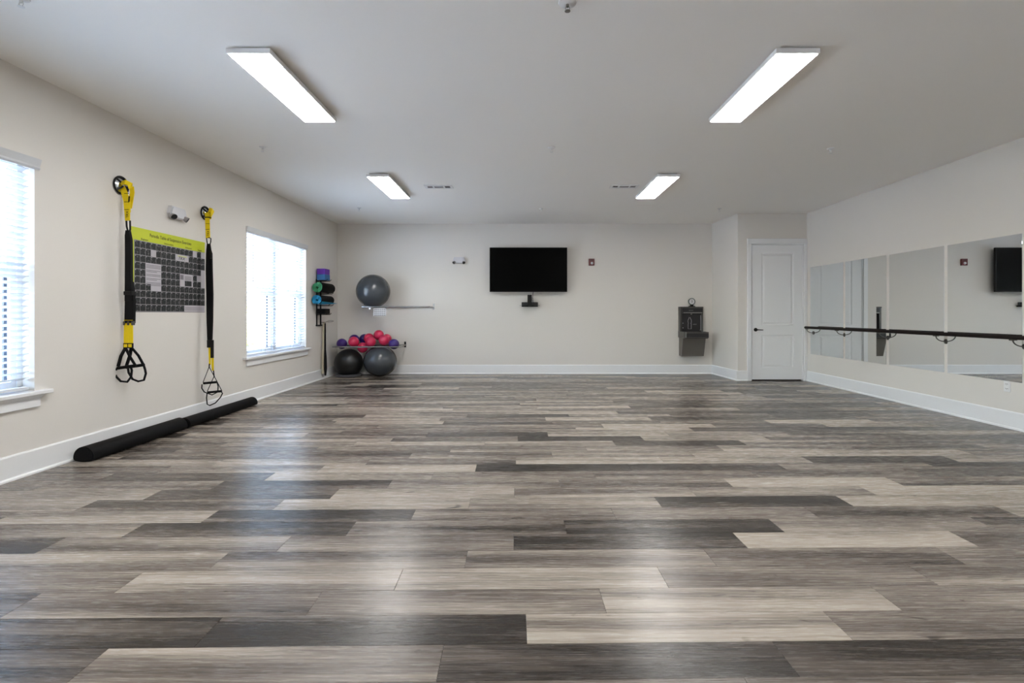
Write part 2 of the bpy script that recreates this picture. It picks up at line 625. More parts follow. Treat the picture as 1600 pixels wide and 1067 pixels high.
# ------------------------------------------------------------------ shell
cb = B(); box(cb, XL - 0.3, XR + 0.3, YR - 0.3, D + 0.3, H, H + 0.15)
tag(obj('ceiling', cb, M_CEIL), 'smooth pale grey ceiling', None, None, 'structure')
WT = 0.20
WINS = [(1.88, 3.71), (6.577, 8.384), (-2.82, -0.99)]
WZ0, WZ1 = 0.63, 2.40
wl = B()
ws = sorted(WINS)
ys = [YR - 0.2]
for a, b in ws:
    box(wl, XL - WT, XL, ys[-1], a, 0, H)
    box(wl, XL - WT, XL, a, b, 0, WZ0 - 0.03)
    box(wl, XL - WT, XL, a, b, WZ1, H)
    ys.append(b)
box(wl, XL - WT, XL, ys[-1], D, 0, H)
tag(obj('wall_left', wl, M_WALL), 'long greige wall with the windows', None, None, 'structure')
b = B(); box(b, XL - WT, XR + 0.2, D, D + 0.15, 0, H)
tag(obj('wall_back', b, M_WALL), 'greige far wall behind the television', None, None, 'structure')
b = B(); box(b, XR, XR + 0.15, YR - 0.2, D, 0, H)
tag(obj('wall_right', b, M_WALL), 'greige wall behind the mirrors', None, None, 'structure')
b = B(); box(b, XL, XR, YR - 0.15, YR, 0, H)
tag(obj('wall_rear', b, M_WALL), 'greige wall behind the viewpoint', None, None, 'structure')
# return + alcove wall (closet box jutting out in the far right corner)
RX0, RX1 = 3.872, 3.942      # at D, at YD
b = B()
prism(b, [(RX0, D), (RX1, YD), (RX1 + 0.002, YD + 0.001), (RX0 + 0.16, D)], 'z', 0, H)
tag(obj('wall_return', b, M_WALL), 'short wall jutting out beside the water fountain', None, None, 'structure')
DX0, DX1, DZ = 4.20, 5.125, 2.475
b = B()
box(b, RX1 + 0.0, DX0 - 0.02, YD, YD + 0.12, 0, H)
box(b, DX0 - 0.02, DX1 + 0.02, YD, YD + 0.12, DZ + 0.02, H)
box(b, DX1 + 0.02, XR, YD, YD + 0.12, 0, H)
tag(obj('wall_alcove', b, M_WALL), 'greige wall around the white door', None, None, 'structure')

# baseboards with quarter-round shoe
BBH = 0.185
def bb_prof(s):
    """(outward offset, z)"""
    return [(0, 0), (0.030, 0), (0.029, 0.012), (0.022, 0.021), (0.016, 0.023), (0.016, BBH - 0.012), (0.010, BBH), (0, BBH)]
b = B(); prism(b, [(XL + a, z) for a, z in bb_prof(1)], 'y', YR, D)
tag(obj('baseboard_left', b, M_TRIM), 'white baseboard under the windows', None, None, 'structure')
b = B(); prism(b, [(XR - a, z) for a, z in bb_prof(1)], 'y', YR, YD)
tag(obj('baseboard_right', b, M_TRIM), 'white baseboard under the mirrors', None, None, 'structure')
b = B(); prism(b, [(D - a, z) for a, z in bb_prof(1)], 'x', XL, RX0)
tag(obj('baseboard_back', b, M_TRIM), 'white baseboard along the far wall', None, None, 'structure')
b = B()
prof = bb_prof(1)
n = len(prof)
L0 = [b.verts.new((RX0 - a, D, z)) for a, z in prof]
L1 = [b.verts.new((RX1 - a, YD - 0.0, z)) for a, z in prof]
b.faces.new(L0); b.faces.new(L1[::-1])
for i in range(n):
    b.faces.new((L0[i], L0[(i + 1) % n], L1[(i + 1) % n], L1[i]))
bmesh.ops.recalc_face_normals(b, faces=b.faces[:])
tag(obj('baseboard_return', b, M_TRIM), 'white baseboard on the jutting wall', None, None, 'structure')
b = B(); prism(b, [(YD - a, z) for a, z in bb_prof(1)], 'x', RX1 - 0.03, 4.11)
tag(obj('baseboard_alcove', b, M_TRIM), 'short white baseboard left of the door', None, None, 'structure')

# ------------------------------------------------------------------ windows
def window(i, y0, y1, label):
    yc = (y0 + y1) / 2
    w = thing('window_%d' % i, (XL - 0.12, yc, WZ0), label, 'window', None, 'structure')
    z0, z1 = WZ0, WZ1
    zm = 1.515
    xo, xi = XL - 0.17, XL - 0.095
    b = B()
    f = 0.035
    for a, c in ((y0, y0 + f), (y1 - f, y1)):
        box(b, xo, xi, a, c, z0, z1)
    box(b, xo, xi, y0, y1, z1 - f, z1); box(b, xo, xi, y0, y1, z0 - 0.03, z0 + f)
    obj('frame', b, M_TRIM, w)
    b = B(); box(b, xo - 0.01, xi + 0.01, yc - 0.045, yc + 0.045, z0, z1)
    obj('mullion', b, M_TRIM, w)
    for a, c in ((y0 + f, yc - 0.045), (yc + 0.045, y1 - f)):
        for (s0, s1, dx) in ((zm, z1 - f, -0.02), (z0 + f, zm + 0.04, 0.01)):
            b = B(); q = 0.04
            x0, x1 = xo + 0.03 + dx, xo + 0.055 + dx
            box(b, x0, x1, a, a + q, s0, s1); box(b, x0, x1, c - q, c, s0, s1)
            box(b, x0, x1, a + q, c - q, s0, s0 + q); box(b, x0, x1, a + q, c - q, s1 - q, s1)
            sash = obj('sash', b, M_TRIM, w)
            b = B(); box(b, x0 + 0.01, x0 + 0.014, a + q, c - q, s0 + q, s1 - q)
            obj('pane', b, M_GLASS, sash)
        b = B()   # dark frame of the half-height insect screen
        box(b, xo - 0.012, xo + 0.004, a + 0.002, a + 0.03, z0 + f, zm)
        box(b, xo - 0.012, xo + 0.004, c - 0.03, c - 0.002, z0 + f, zm)
        box(b, xo - 0.012, xo + 0.004, a, c, zm - 0.015, zm)
        obj('screen_frame', b, M_SCR, w, label='dark frame of the lower half insect screen')
    b = B(); box(b, XL - 0.10, XL + 0.055, y0 - 0.10, y1 + 0.10, z0 - 0.03, z0, 0.004)
    box(b, XL - WT, XL - 0.10, y0, y1, z0 - 0.03, z0)
    obj('sill', b, M_TRIM, w)
    b = B(); box(b, XL - 0.001, XL + 0.02, y0 - 0.03, y1 + 0.03, 0.505, z0 - 0.03, 0.003)
    prism(b, [(XL, z0 - 0.03), (XL + 0.045, z0 - 0.03), (XL + 0.02, z0 - 0.06), (XL, z0 - 0.06)], 'y', y0 - 0.035, y1 + 0.035)
    obj('apron', b, M_TRIM, w)
    return w
window(1, *WINS[0], 'large window at the left edge of the photo')
window(2, *WINS[1], 'large window between the poster and the yoga mats')
window(3, *WINS[2], 'large window behind the viewpoint')

def slat_mesh(y0, y1, tilt):
    b = B()
    wd, th = 0.05, 0.0045
    n = 4
    top = []
    for s in (0, 1):
        row = []
        for i in range(n + 1):
            t = i / n - 0.5
            x = t * wd; z = 0.0035 * (1 - 4 * t * t) + (th if s else 0)
            xx = x * math.cos(tilt) - z * math.sin(tilt); zz = x * math.sin(tilt) + z * math.cos(tilt)
            row.append((xx, zz))
        top.append(row)
    poly = top[0] + top[1][::-1]
    prism(b, poly, 'y', y0, y1)
    me = bpy.data.meshes.new('slat')
    b.to_mesh(me); b.free()
    me.materials.append(M_BLINDW)
    return me
def blind(y0, y1, label):
    xb = XL - 0.045
    yc = (y0 + y1) / 2
    t = thing('window_blind', (xb, yc, WZ1), label, 'blind', 'white blinds in the left wall windows')
    a, c = y0 + 0.02, y1 - 0.02
    b = B()
    box(b, xb - 0.03, xb + 0.025, a, c, WZ1 - 0.045, WZ1 - 0.002)
    obj('head_rail', b, M_BLINDW, t)
    b = B()   # valance overlapping the opening
    prism(b, [(XL + 0.001, WZ1 - 0.068), (XL + 0.012, WZ1 - 0.075), (XL + 0.022, WZ1 - 0.06), (XL + 0.018, WZ1 - 0.045),
              (XL + 0.026, WZ1 - 0.02), (XL + 0.034, WZ1 + 0.008), (XL + 0.001, WZ1 + 0.008)], 'y', y0 - 0.025, y1 + 0.025)
    obj('valance', b, M_BLINDW, t)
    pitch = 0.0455
    me = slat_mesh(a - yc, c - yc, math.radians(20))
    z = WZ1 - 0.085
    zs = []
    while z > WZ0 + 0.06:
        zs.append(z); z -= pitch
    for z in zs:
        o = bpy.data.objects.new('slat', me)
        COL.objects.link(o); o.parent = t
        o.location = (0, 0, z - WZ1)
    b = B(); box(b, xb - 0.026, xb + 0.026, a, c, WZ0 + 0.012, WZ0 + 0.034, 0.003)
    obj('bottom_rail', b, M_BLINDW, t)
    for yy in (y0 + 0.50, y1 - 0.42):
        b = B()
        for xx in (xb - 0.028, xb + 0.028):
            tube(b, [(xx, yy, WZ0 + 0.03), (xx, yy, WZ1 - 0.04)], 0.0016, 5)
        for z in zs:
            tube(b, [(xb - 0.028, yy, z - 0.002), (xb + 0.028, yy, z - 0.002)], 0.001, 4)
        obj('ladder_cord', b, M_PALE, t)
    b = B(); tube(b, [(xb + 0.034, y0 + 0.17, WZ1 - 0.07), (xb + 0.036, y0 + 0.17, 1.72)], 0.004, 6)
    lathe(b, [(0, 0), (0.007, 0.005), (0.007, 0.05), (0, 0.06)], (xb + 0.036, y0 + 0.17, 1.665), 'z', 8)
    obj('tilt_wand', b, M_PALE, t)
blind(*WINS[0], 'white slatted blind in the window at the left edge')
blind(*WINS[1], 'white slatted blind in the window beside the yoga mats')
blind(*WINS[2], 'white slatted blind in the window behind the viewpoint')

# ------------------------------------------------------------------ door
dr = thing('door_1', ((DX0 + DX1) / 2, YD, 0), 'white two-panel door with black lever handle', 'door', None, 'structure')
b = B()
y0 = YD - 0.022
def casing(x0, x1, z0, z1):
    box(b, x0, x1, y0, YD, z0, z1, 0.004)
casing(4.108, DX0 - 0.018, 0, DZ + 0.018)
casing(DX1 + 0.022, XR, 0, DZ + 0.018)
casing(4.108, XR, DZ + 0.018, DZ + 0.115)
obj('casing', b, M_TRIM, dr)
b = B()
box(b, DX0 - 0.02, DX0 - 0.003, YD, YD + 0.10, 0, DZ + 0.003)
box(b, DX1 + 0.003, DX1 + 0.02, YD, YD + 0.10, 0, DZ + 0.003)
box(b, DX0 - 0.02, DX1 + 0.02, YD, YD + 0.10, DZ + 0.004, DZ + 0.02)
obj('jamb', b, M_TRIM, dr)
b = B(); box(b, DX0, DX1, YD + 0.055, YD + 0.09, 0, 0.03)
obj('threshold_gap', b, M_DGAP, dr, label='dark gap under the door')
# leaf as grid with recessed panels
yl = YD + 0.004
px0, px1 = 4.378, 4.962
pz = [(0.238, 0.835), (1.015, 2.325)]
b = B()
box(b, DX0 + 0.001, px0, yl, yl + 0.045, 0.022, DZ)
box(b, px1, DX1 - 0.001, yl, yl + 0.045, 0.022, DZ)
for z0, z1 in ((0.022, pz[0][0]), (pz[0][1], pz[1][0]), (pz[1][1], DZ)):
    box(b, px0, px1, yl, yl + 0.045, z0, z1)
leaf = obj('door_leaf', b, M_TRIM, dr)
for z0, z1 in pz:
    b = B()
    g = [(0, 0.0), (0.012, 0.009), (0.03, 0.009), (0.052, 0.002)]
    loops = []
    for ins, dep in g:
        loops.append([b.verts.new((x, yl + dep, z)) for x, z in ((px0 + ins, z0 + ins), (px1 - ins, z0 + ins), (px1 - ins, z1 - ins), (px0 + ins, z1 - ins))])
    for l0, l1 in zip(loops, loops[1:]):
        for i in range(4):
            b.faces.new((l0[i], l0[(i + 1) % 4], l1[(i + 1) % 4], l1[i]))
    b.faces.new(loops[-1])
    box(b, px0, px1, yl + 0.012, yl + 0.04, z0, z1)
    bmesh.ops.recalc_face_normals(b, faces=b.faces[:])
    obj('door_panel', b, M_TRIM, leaf)
hx, hz = 4.268, 0.93
b = B()
lathe(b, [(0, 0), (0.033, 0), (0.033, -0.008), (0.014, -0.012), (0.012, -0.045), (0, -0.047)], (hx, yl, hz), 'y', 20)
tube(b, [(hx, yl - 0.042, hz), (hx + 0.04, yl - 0.044, hz), (hx + 0.118, yl - 0.042, hz - 0.004)], [0.011, 0.009, 0.007], 10)
obj('door_handle', b, M_BLACK, dr, True, 'black lever handle')
for z in (2.235, 1.575, 0.93, 0.27):
    b = B()
    tube(b, [(DX1 + 0.003, yl - 0.008, z - 0.05), (DX1 + 0.003, yl - 0.008, z + 0.05)], 0.008, 8)
    box(b, DX1 - 0.008, DX1 + 0.014, yl - 0.003, yl, z - 0.045, z + 0.045)
    obj('hinge', b, M_TRIM, dr, True)

# ------------------------------------------------------------------ ceiling lights
def ceiling_light(xc, y0, y1, label):
    w = 0.30
    t = thing('ceiling_light', (xc, (y0 + y1) / 2, H), label, 'ceiling light', 'flat LED ceiling lights')
    zb, zt = 3.000, 3.034
    x0, x1 = xc - w / 2, xc + w / 2
    b = B(); r = 0.012
    box(b, x0, x1, y0, y0 + r, zb, zt); box(b, x0, x1, y1 - r, y1, zb, zt)
    box(b, x0, x0 + r, y0 + r, y1 - r, zb, zt); box(b, x1 - r, x1, y0 + r, y1 - r, zb, zt)
    box(b, x0 + r, x1 - r, y0 + r, y1 - r, zt - 0.006, zt)
    obj('frame', b, M_STEEL2 if False else M_WHITE, t)
    b = B(); box(b, x0 + 0.03, x1 - 0.03, y0 + 0.03, y1 - 0.03, zt, H)
    obj('mounting_plate', b, M_VENTG, t)
    b = B(); box(b, x0 + r, x1 - r, y0 + r, y1 - r, zb - 0.004, zb + 0.008)
    obj('diffuser', b, M_LAMP, t, label='glowing white diffuser')
ceiling_light(-1.87, 3.30, 4.49, 'lit flat ceiling panel, near left one in the photo')
ceiling_light(1.89, 3.30, 4.49, 'lit flat ceiling panel, near right one in the photo')
ceiling_light(-1.87, 6.28, 7.47, 'lit flat ceiling panel left of the far left vent')
ceiling_light(1.91, 6.28, 7.47, 'lit flat ceiling panel right of the far right vent')
for yy in (0.32, -2.66):
    for xc in (-1.87, 1.89):
        ceiling_light(xc, yy, yy + 1.19, 'lit flat ceiling panel out of frame, %s, %s side' % ('overhead' if yy > 0 else 'by the rear wall', 'window' if xc < 0 else 'mirror'))

# ------------------------------------------------------------------ ceiling vents
def vent(xc, yc, flip, label):
    t = thing('ceiling_vent', (xc, yc, H), label, 'vent', 'ceiling air vents')
    w, d = 0.40, 0.19
    b = B()
    z0, z1 = H - 0.010, H
    secs = [(-0.165, -0.085), (-0.065, 0.065), (0.085, 0.165)]
    xs = [-w / 2] + [v for s in secs for v in s] + [w / 2]
    fy = 0.046
    box(b, xc - w / 2, xc + w / 2, yc - d / 2, yc - d / 2 + fy, z0, z1)
    box(b, xc - w / 2, xc + w / 2, yc + d / 2 - fy, yc + d / 2, z0, z1)
    for a, c in ((xs[0], xs[1]), (xs[2], xs[3]), (xs[4], xs[5]), (xs[6], xs[7])):
        box(b, xc + a, xc + c, yc - d / 2 + fy, yc + d / 2 - fy, z0, z1)
    obj('frame', b, M_WHITE, t)
    for k, (a, c) in enumerate(secs):
        b = B()
        box(b, xc + a, xc + c, yc - d / 2 + fy, yc + d / 2 - fy, z1 - 0.001, z1)
        obj('duct_opening', b, M_DGAP, t)
        b = B()
        if k == 1:
            for j in range(5):
                yy = yc - d / 2 + fy + 0.008 + j * 0.016
                prism(b, [(yy - 0.008, z1 - 0.001), (yy - 0.006, z1 - 0.001), (yy + 0.006, z0 + 0.001), (yy + 0.004, z0 + 0.001)], 'x', xc + a, xc + c)
        else:
            s = (-1 if k == 0 else 1)
            nn = 4
            for j in range(nn):
                xx = xc + a + (c - a) * (j + 0.5) / nn
                prism(b, [(xx - s * 0.005, z1 - 0.001), (xx - s * 0.003, z1 - 0.001), (xx + s * 0.005, z0 + 0.001), (xx + s * 0.003, z0 + 0.001)], 'y', yc - d / 2 + fy, yc + d / 2 - fy)
        bmesh.ops.recalc_face_normals(b, faces=b.faces[:])
        obj('louvre', b, M_VENTG, t)
vent(-1.19, 6.95, 0, 'white three-part ceiling vent beside the far left light')
vent(1.47, 6.93, 1, 'white three-part ceiling vent beside the far right light')

# ------------------------------------------------------------------ sprinklers
def sprinkler(x, y, label, r=0.036):
    t = thing('sprinkler', (x, y, H), label, 'sprinkler', 'ceiling sprinklers')
    b = B(); lathe(b, [(0, 0), (r, 0), (r * 0.95, -0.006), (r * 0.5, -0.014), (0, -0.014)], (x, y, H), 'z', 20)
    obj('escutcheon', b, M_WHITE, t, True)
    b = B()
    lathe(b, [(0.009, -0.014), (0.009, -0.028), (0.004, -0.03)], (x, y, H), 'z', 10)
    for s in (-1, 1):
        tube(b, [(x + s * 0.009, y, H - 0.026), (x + s * 0.013, y, H - 0.038), (x + s * 0.004, y, H - 0.05)], 0.002, 6)
    lathe(b, [(0, -0.05), (0.017, -0.051), (0.017, -0.053), (0, -0.054)], (x, y, H), 'z', 12)
    obj('sprinkler_head', b, M_STEEL2 if r > 0.05 else M_WHITE, t, True)
for x, y, l, r in ((0.27, 2.84, 'white sprinkler head cut by the top edge, right of centre', 0.055),
                (-2.90, 2.80, 'white sprinkler head in the top left corner', 0.04),
                (-2.84, 5.30, 'small sprinkler head behind the near left light', 0.036),
                (0.33, 5.32, 'small sprinkler head in the middle of the ceiling', 0.042),
                (3.42, 5.35, 'small sprinkler head behind the near right light', 0.036),
                (-2.81, 8.35, 'small sprinkler head near the far left corner', 0.036),
                (0.34, 8.40, 'small sprinkler head above the television', 0.036),
                (3.44, 8.40, 'small sprinkler head near the door alcove', 0.036)):
    sprinkler(x, y, l, r)

# ------------------------------------------------------------------ mirrors
MZ0, MZ1 = 0.50, 2.055
gaps = [8.715, 7.78, 6.855, 5.918, 4.99, 4.06, 3.13, 2.2]
ml = ['mirror panel nearest the white door', 'second mirror panel from the door', 'third mirror panel from the door, without a reflection of the television',
      'mirror panel reflecting the television', 'fifth mirror panel, mostly past the right edge', 'sixth mirror panel past the right edge', 'seventh mirror panel past the right edge']
for i in range(7):
    b = B()
    box(b, XR - 0.006, XR, gaps[i + 1] + 0.024, gaps[i] - 0.024, MZ0, MZ1, 0.001)
    mo = tag(obj('wall_mirror', b, M_MIRROR, origin=(XR, (gaps[i] + gaps[i + 1]) / 2, MZ0)), ml[i], 'mirror', 'mirror panels on the right wall')
    if i == 1:                       # hangs a few millimetres out of true
        mo.rotation_euler.z = -0.0055
        mo.location.x -= 0.0025

# ------------------------------------------------------------------ barre
bx, bz = XR - 0.125, 0.975
bt = thing('ballet_barre', (XR, 5.0, bz), 'long dark wooden ballet barre across the mirrors', 'barre')
b = B()
tube(b, [(bx, 2.1, bz), (bx, 8.64, bz)], 0.0225, 16)
obj('handrail', b, M_BARRE, bt, True)
for yy in (8.60, 7.78, 6.855, 5.918, 4.99, 4.06, 3.13):
    b = B()
    lathe(b, [(0, 0), (0.030, 0), (0.030, -0.006), (0.022, -0.012), (0, -0.013)], (XR - 0.0065 if yy == 8.60 else XR, yy, bz - 0.095), 'x', 18)
    pts = []
    for i in range(9):
        a = PI / 2 * i / 8
        pts.append((XR - 0.010 - (0.115) * math.sin(a), yy, bz - 0.095 + 0.065 * (1 - math.cos(a))))
    tube(b, pts, 0.0065, 8)
    box(b, bx - 0.014, bx + 0.014, yy - 0.03, yy + 0.03, bz - 0.032, bz - 0.020)
    obj('bracket', b, M_STEEL, bt, True)

# ------------------------------------------------------------------ right wall outlet
t = thing('wall_outlet', (XR, 5.17, 0.44), 'white wall outlet under the mirror reflecting the television', 'outlet')
b = B(); box(b, XR - 0.006, XR, 5.135, 5.208, 0.385, 0.50, 0.002)
obj('cover_plate', b, M_WHITE, t)
for z in (0.418, 0.467):
    b = B(); box(b, XR - 0.009, XR - 0.005, 5.154, 5.19, z - 0.014, z + 0.014, 0.003)
    s = obj('socket', b, M_WHITE, t)
    b = B()
    for dy in (-0.007, 0.007):
        box(b, XR - 0.0096, XR - 0.0088, 5.172 + dy - 0.0018, 5.172 + dy + 0.0018, z - 0.003, z + 0.008)
    box(b, XR - 0.0096, XR - 0.0088, 5.170, 5.174, z - 0.011, z - 0.007)
    obj('slot', b, M_BLACK, s)

# ------------------------------------------------------------------ television
tv = thing('television', (0.134, 9.70, 2.09), 'black wall-mounted flat television on the far wall', 'television')
YT = 9.655
x0, z1 = PX(765, 386.5, YT); x1, z0 = PX(886.3, 456, YT)
b = B(); box(b, x0, x1, YT, YT + 0.05, z0, z1, 0.004)
obj('bezel', b, M_BLACK, tv)
b = B(); box(b, x0 + 0.012, x1 - 0.012, YT - 0.0012, YT + 0.002, z0 + 0.018, z1 - 0.012)
obj('screen', b, M_SCREEN, tv)
b = B()
box(b, -0.12, 0.39, YT + 0.05, YT + 0.09, 1.9, 2.3, 0.01)
box(b, -0.1, 0.37, D - 0.02, D - 0.001, 1.92, 2.28)
for xx in (0.0, 0.26):
    box(b, xx - 0.02, xx + 0.02, YT + 0.05, D - 0.01, 2.0, 2.04)
    box(b, xx - 0.02, xx + 0.02, YT + 0.05, D - 0.01, 2.18, 2.22)
obj('wall_bracket', b, M_BLACK, tv)

# corner glass shelf with player under the TV
sh = thing('glass_shelf', (0.165, D, 1.385), 'small pointed glass shelf under the television', 'shelf')
sz = 1.385
b = B()
prism(b, [(-0.02, D), (0.35, D), (0.37, D - 0.06), (0.19, D - 0.27), (0.14, D - 0.27), (-0.04, D - 0.06)], 'z', sz, sz + 0.008)
obj('shelf_plate', b, M_GSHELF, sh)
b = B(); box(b, 0.0, 0.33, D - 0.03, D, sz - 0.022, sz)
box(b, 0.145, 0.185, D - 0.22, D - 0.02, sz - 0.016, sz)
obj('bracket', b, M_BLACK, sh)
t = thing('media_player', (0.165, 9.7, sz + 0.008), 'black upright device standing on the glass shelf', 'device')
b = B(); box(b, 0.118, 0.205, 9.64, 9.72, sz + 0.0085, sz + 0.215, 0.006, 2)
obj('body', b, M_BLACK, t)
b = B(); box(b, 0.10, 0.235, 9.62, 9.74, sz + 0.0085, sz + 0.024, 0.004)
obj('base', b, M_BLACK, t)
t = thing('media_box', (0.165, 9.76, sz + 0.008), 'low black box lying behind the upright device on the glass shelf', 'device')
b = B(); box(b, -0.0, 0.33, 9.75, 9.80, sz + 0.0085, sz + 0.07, 0.006, 2)
obj('body', b, M_CHAR, t)
b = B()
for xx in (0.03, 0.30):
    box(b, xx - 0.012, xx + 0.012, 9.748, 9.75, sz + 0.025, sz + 0.035)
obj('port', b, M_STEEL, t)
b = B()
tube(b, [(0.235, YT + 0.06, z0 + 0.02), (0.225, 9.74, 1.58), (0.215, 9.74, 1.50), (0.232, 9.745, 1.46), (0.24, 9.75, 1.425)], 0.0055, 6)
tube(b, [(0.20, 9.73, 1.55), (0.232, 9.742, 1.535), (0.236, 9.744, 1.48)], 0.004, 6)
tag(obj('power_cord', b, M_BLACK, None, True), 'black cord hanging from the television to the shelf', 'cord')

# ------------------------------------------------------------------ alarm strobe
t = thing('fire_alarm_strobe', (1.40, D, 2.25), 'red fire alarm strobe right of the television', 'alarm')
x0, z1 = PX(919.5, 404.5, D); x1, z0 = PX(928.5, 415, D)
b = B(); box(b, x0, x1, D - 0.045, D, z0, z1, 0.006, 2)
obj('housing', b, M_RED, t)
b = B()
lathe(b, [(0.026, 0), (0.026, -0.008), (0.018, -0.022), (0, -0.026)], ((x0 + x1) / 2 + 0.006, D - 0.045, z0 + 0.045), 'y', 16)
obj('strobe_lens', b, M_LENS, t, True)
b = B()
for j in range(4):
    box(b, x0 + 0.03, x1 - 0.03, D - 0.0465, D - 0.044, z1 - 0.02 - j * 0.008, z1 - 0.017 - j * 0.008)
obj('horn_grille', b, M_BLACK, t)

# ------------------------------------------------------------------ emergency lights
def emergency(M, loc, label):
    """local frame: x along wall, y out of wall, z up"""
    t = thing('emergency_light', loc, label, 'emergency light', 'white emergency lights')
    def mk(name, bm, m, smooth=False, label=None, parent=t):
        bm.transform(M)
        return obj(name, bm, m, parent, smooth, label)
    b = B()
    prism(b, [(-0.10, 0.06), (0.10, 0.06), (0.125, -0.02), (0.105, -0.055), (0.06, -0.065), (-0.06, -0.065), (-0.105, -0.055), (-0.125, -0.02)], 'y', 0.0, 0.05)
    bmesh.ops.bevel(b, geom=[e for e in b.edges if all(v.co.y > 0.04 for v in e.verts)], offset=0.012, segments=2, affect='EDGES')
    mk('housing', b, M_HOUS, True)
    for s in (-1, 1):
        b = B()
        lathe(b, [(0, -0.02), (0.022, -0.018), (0.030, 0.018), (0.031, 0.028)], (0, 0, 0), 'y', 18)
        R = Matrix.Translation((s * 0.092, 0.045, -0.045)) @ Matrix.Rotation(math.radians(-28 * s), 4, 'Z') @ Matrix.Rotation(math.radians(-32), 4, 'X')
        b.transform(R)
        h = mk('lamp_head', b, M_GLINE, True)
        b = B()
        lathe(b, [(0, 0.021), (0.026, 0.024), (0.03, 0.028)], (0, 0, 0), 'y', 18)
        b.transform(R)
        mk('lens', b, M_CHAR, True, None, h)
xc, zc = PX(717.5, 406.5, D)
emergency(basis((xc, D, zc), (-1, 0, 0), (0, -1, 0)), (xc, D, zc - 0.06), 'small white emergency light left of the television')
emergency(basis((XL, 5.215, 2.305), (0, -1, 0), (1, 0, 0)), (XL, 5.215, 2.22), 'white emergency light above the exercise poster')

# ------------------------------------------------------------------ water fountain
wf = thing('water_fountain', (3.42, D, 0.4), 'dark steel bottle filling water fountain on the far wall', 'water fountain')
fx0, fx1 = 3.185, 3.655
b = B()
box(b, fx0, fx1, D - 0.02, D, 0.80, 1.36)                       # back plate
box(b, fx0, fx0 + 0.045, D - 0.10, D - 0.02, 0.84, 1.36, 0.004) # left cheek
box(b, fx1 - 0.02, fx1, D - 0.10, D - 0.02, 0.84, 1.36, 0.004)
box(b, fx0, fx1, D - 0.11, D - 0.0, 1.335, 1.362, 0.004)
obj('filler_housing', b, M_STEEL, wf)
b = B(); box(b, fx0 + 0.045, fx1 - 0.02, D - 0.125, D - 0.02, 1.225, 1.335, 0.008, 2)
hd = obj('filler_head', b, M_CHAR, wf)
b = B(); box(b, fx0 + 0.06, fx1 - 0.03, D - 0.128, D - 0.124, 1.232, 1.250)
obj('trim_strip', b, M_STEEL2, hd)
b = text_bm('ELKAY', 0.03, basis((3.40, D - 0.1265, 1.278), (1, 0, 0), (0, 0, 1)), align='CENTER')
obj('logo', b, M_STEEL2, hd)
b = B(); lathe(b, [(0, 0), (0.016, 0), (0.013, -0.022), (0, -0.022)], (3.42, D - 0.08, 1.225), 'z', 14)
obj('spout', b, M_STEEL2, hd, True)
b = B(); box(b, fx0 + 0.045, fx1 - 0.02, D - 0.028, D - 0.018, 0.86, 1.225)
al = obj('alcove_panel', b, M_CHAR, wf)
b = B()   # bottle outline emblem
ol = [(-0.032, 0), (0.032, 0), (0.032, 0.10), (0.024, 0.115), (0.034, 0.13), (0.034, 0.175), (0.012, 0.22), (0.012, 0.235)]
pts = [(3.405 + a, D - 0.031, 0.915 + z) for a, z in ol]
pts2 = [(3.405 - a, D - 0.031, 0.915 + z) for a, z in ol[2:]]
tube(b, pts2[::-1] + [pts[0]] + pts[1:], 0.0045, 5)
obj('bottle_emblem', b, M_PALE, al)
b = text_bm('ezH2O', 0.026, basis((3.47, D - 0.029, 1.00), (1, 0, 0), (0, 0, 1)))
obj('lettering', b, M_PALE, al)
b = B()
for z in (1.03, 0.935):
    lathe(b, [(0, 0), (0.011, 0), (0.011, -0.002), (0, -0.002)], (3.27, D - 0.029, z), 'y', 12)
obj('indicator', b, M_PALE, al)
b = B(); box(b, fx1 - 0.032, fx1 - 0.022, D - 0.035, D - 0.028, 0.88, 1.19)
obj('edge_strip', b, M_PALE, al)
# basin: rounded front tray
b = B()
zb0, zb1 = 0.735, 0.865
def tray(z, ins, yf):
    r = 0.06
    P = [(fx0 - 0.005 + ins, D - 0.001), (fx0 - 0.005 + ins, yf + r)]
    for i in range(1, 6):
        a = PI / 2 * i / 5
        P.append((fx0 - 0.005 + ins + r * (1 - math.cos(a)), yf + r * (1 - math.sin(a))))
    for i in range(0, 6):
        a = PI / 2 * (1 - i / 5)
        P.append((fx1 + 0.005 - ins - r * (1 - math.cos(a)), yf + r * (1 - math.sin(a))))
    P.append((fx1 + 0.005 - ins, D - 0.001))
    return [b.verts.new((x, y, z)) for x, y in P]
l0 = tray(zb0, 0.01, 9.405); l1 = tray(zb0 + 0.02, 0, 9.395); l2 = tray(zb1, 0, 9.395); l3 = tray(zb1, 0.022, 9.42); l4 = tray(zb1 - 0.045, 0.06, 9.47)
b.faces.new(l0[::-1])
for A, C in ((l0, l1), (l1, l2), (l2, l3), (l3, l4)):
    for i in range(len(A)):
        j = (i + 1) % len(A)
        b.faces.new((A[i], A[j], C[j], C[i]))
b.faces.new(l4)
bmesh.ops.recalc_face_normals(b, faces=b.faces[:])
bs = obj('basin', b, M_STEEL, wf, False)
b = B(); box(b, fx0 + 0.02, fx1 - 0.02, 9.392, 9.396, zb0 + 0.03, zb1 - 0.03, 0.001)
obj('push_bar', b, M_CHAR, bs)
b = B()
tube(b, [(3.57, 9.6, zb1 - 0.045), (3.57, 9.6, zb1 + 0.015), (3.555, 9.585, zb1 + 0.035), (3.53, 9.575, zb1 + 0.03)], 0.011, 10)
obj('bubbler', b, M_CHROME, bs, True)
b = B()
v = [(fx0 + 0.01, 9.575), (fx1 - 0.005, 9.575)]
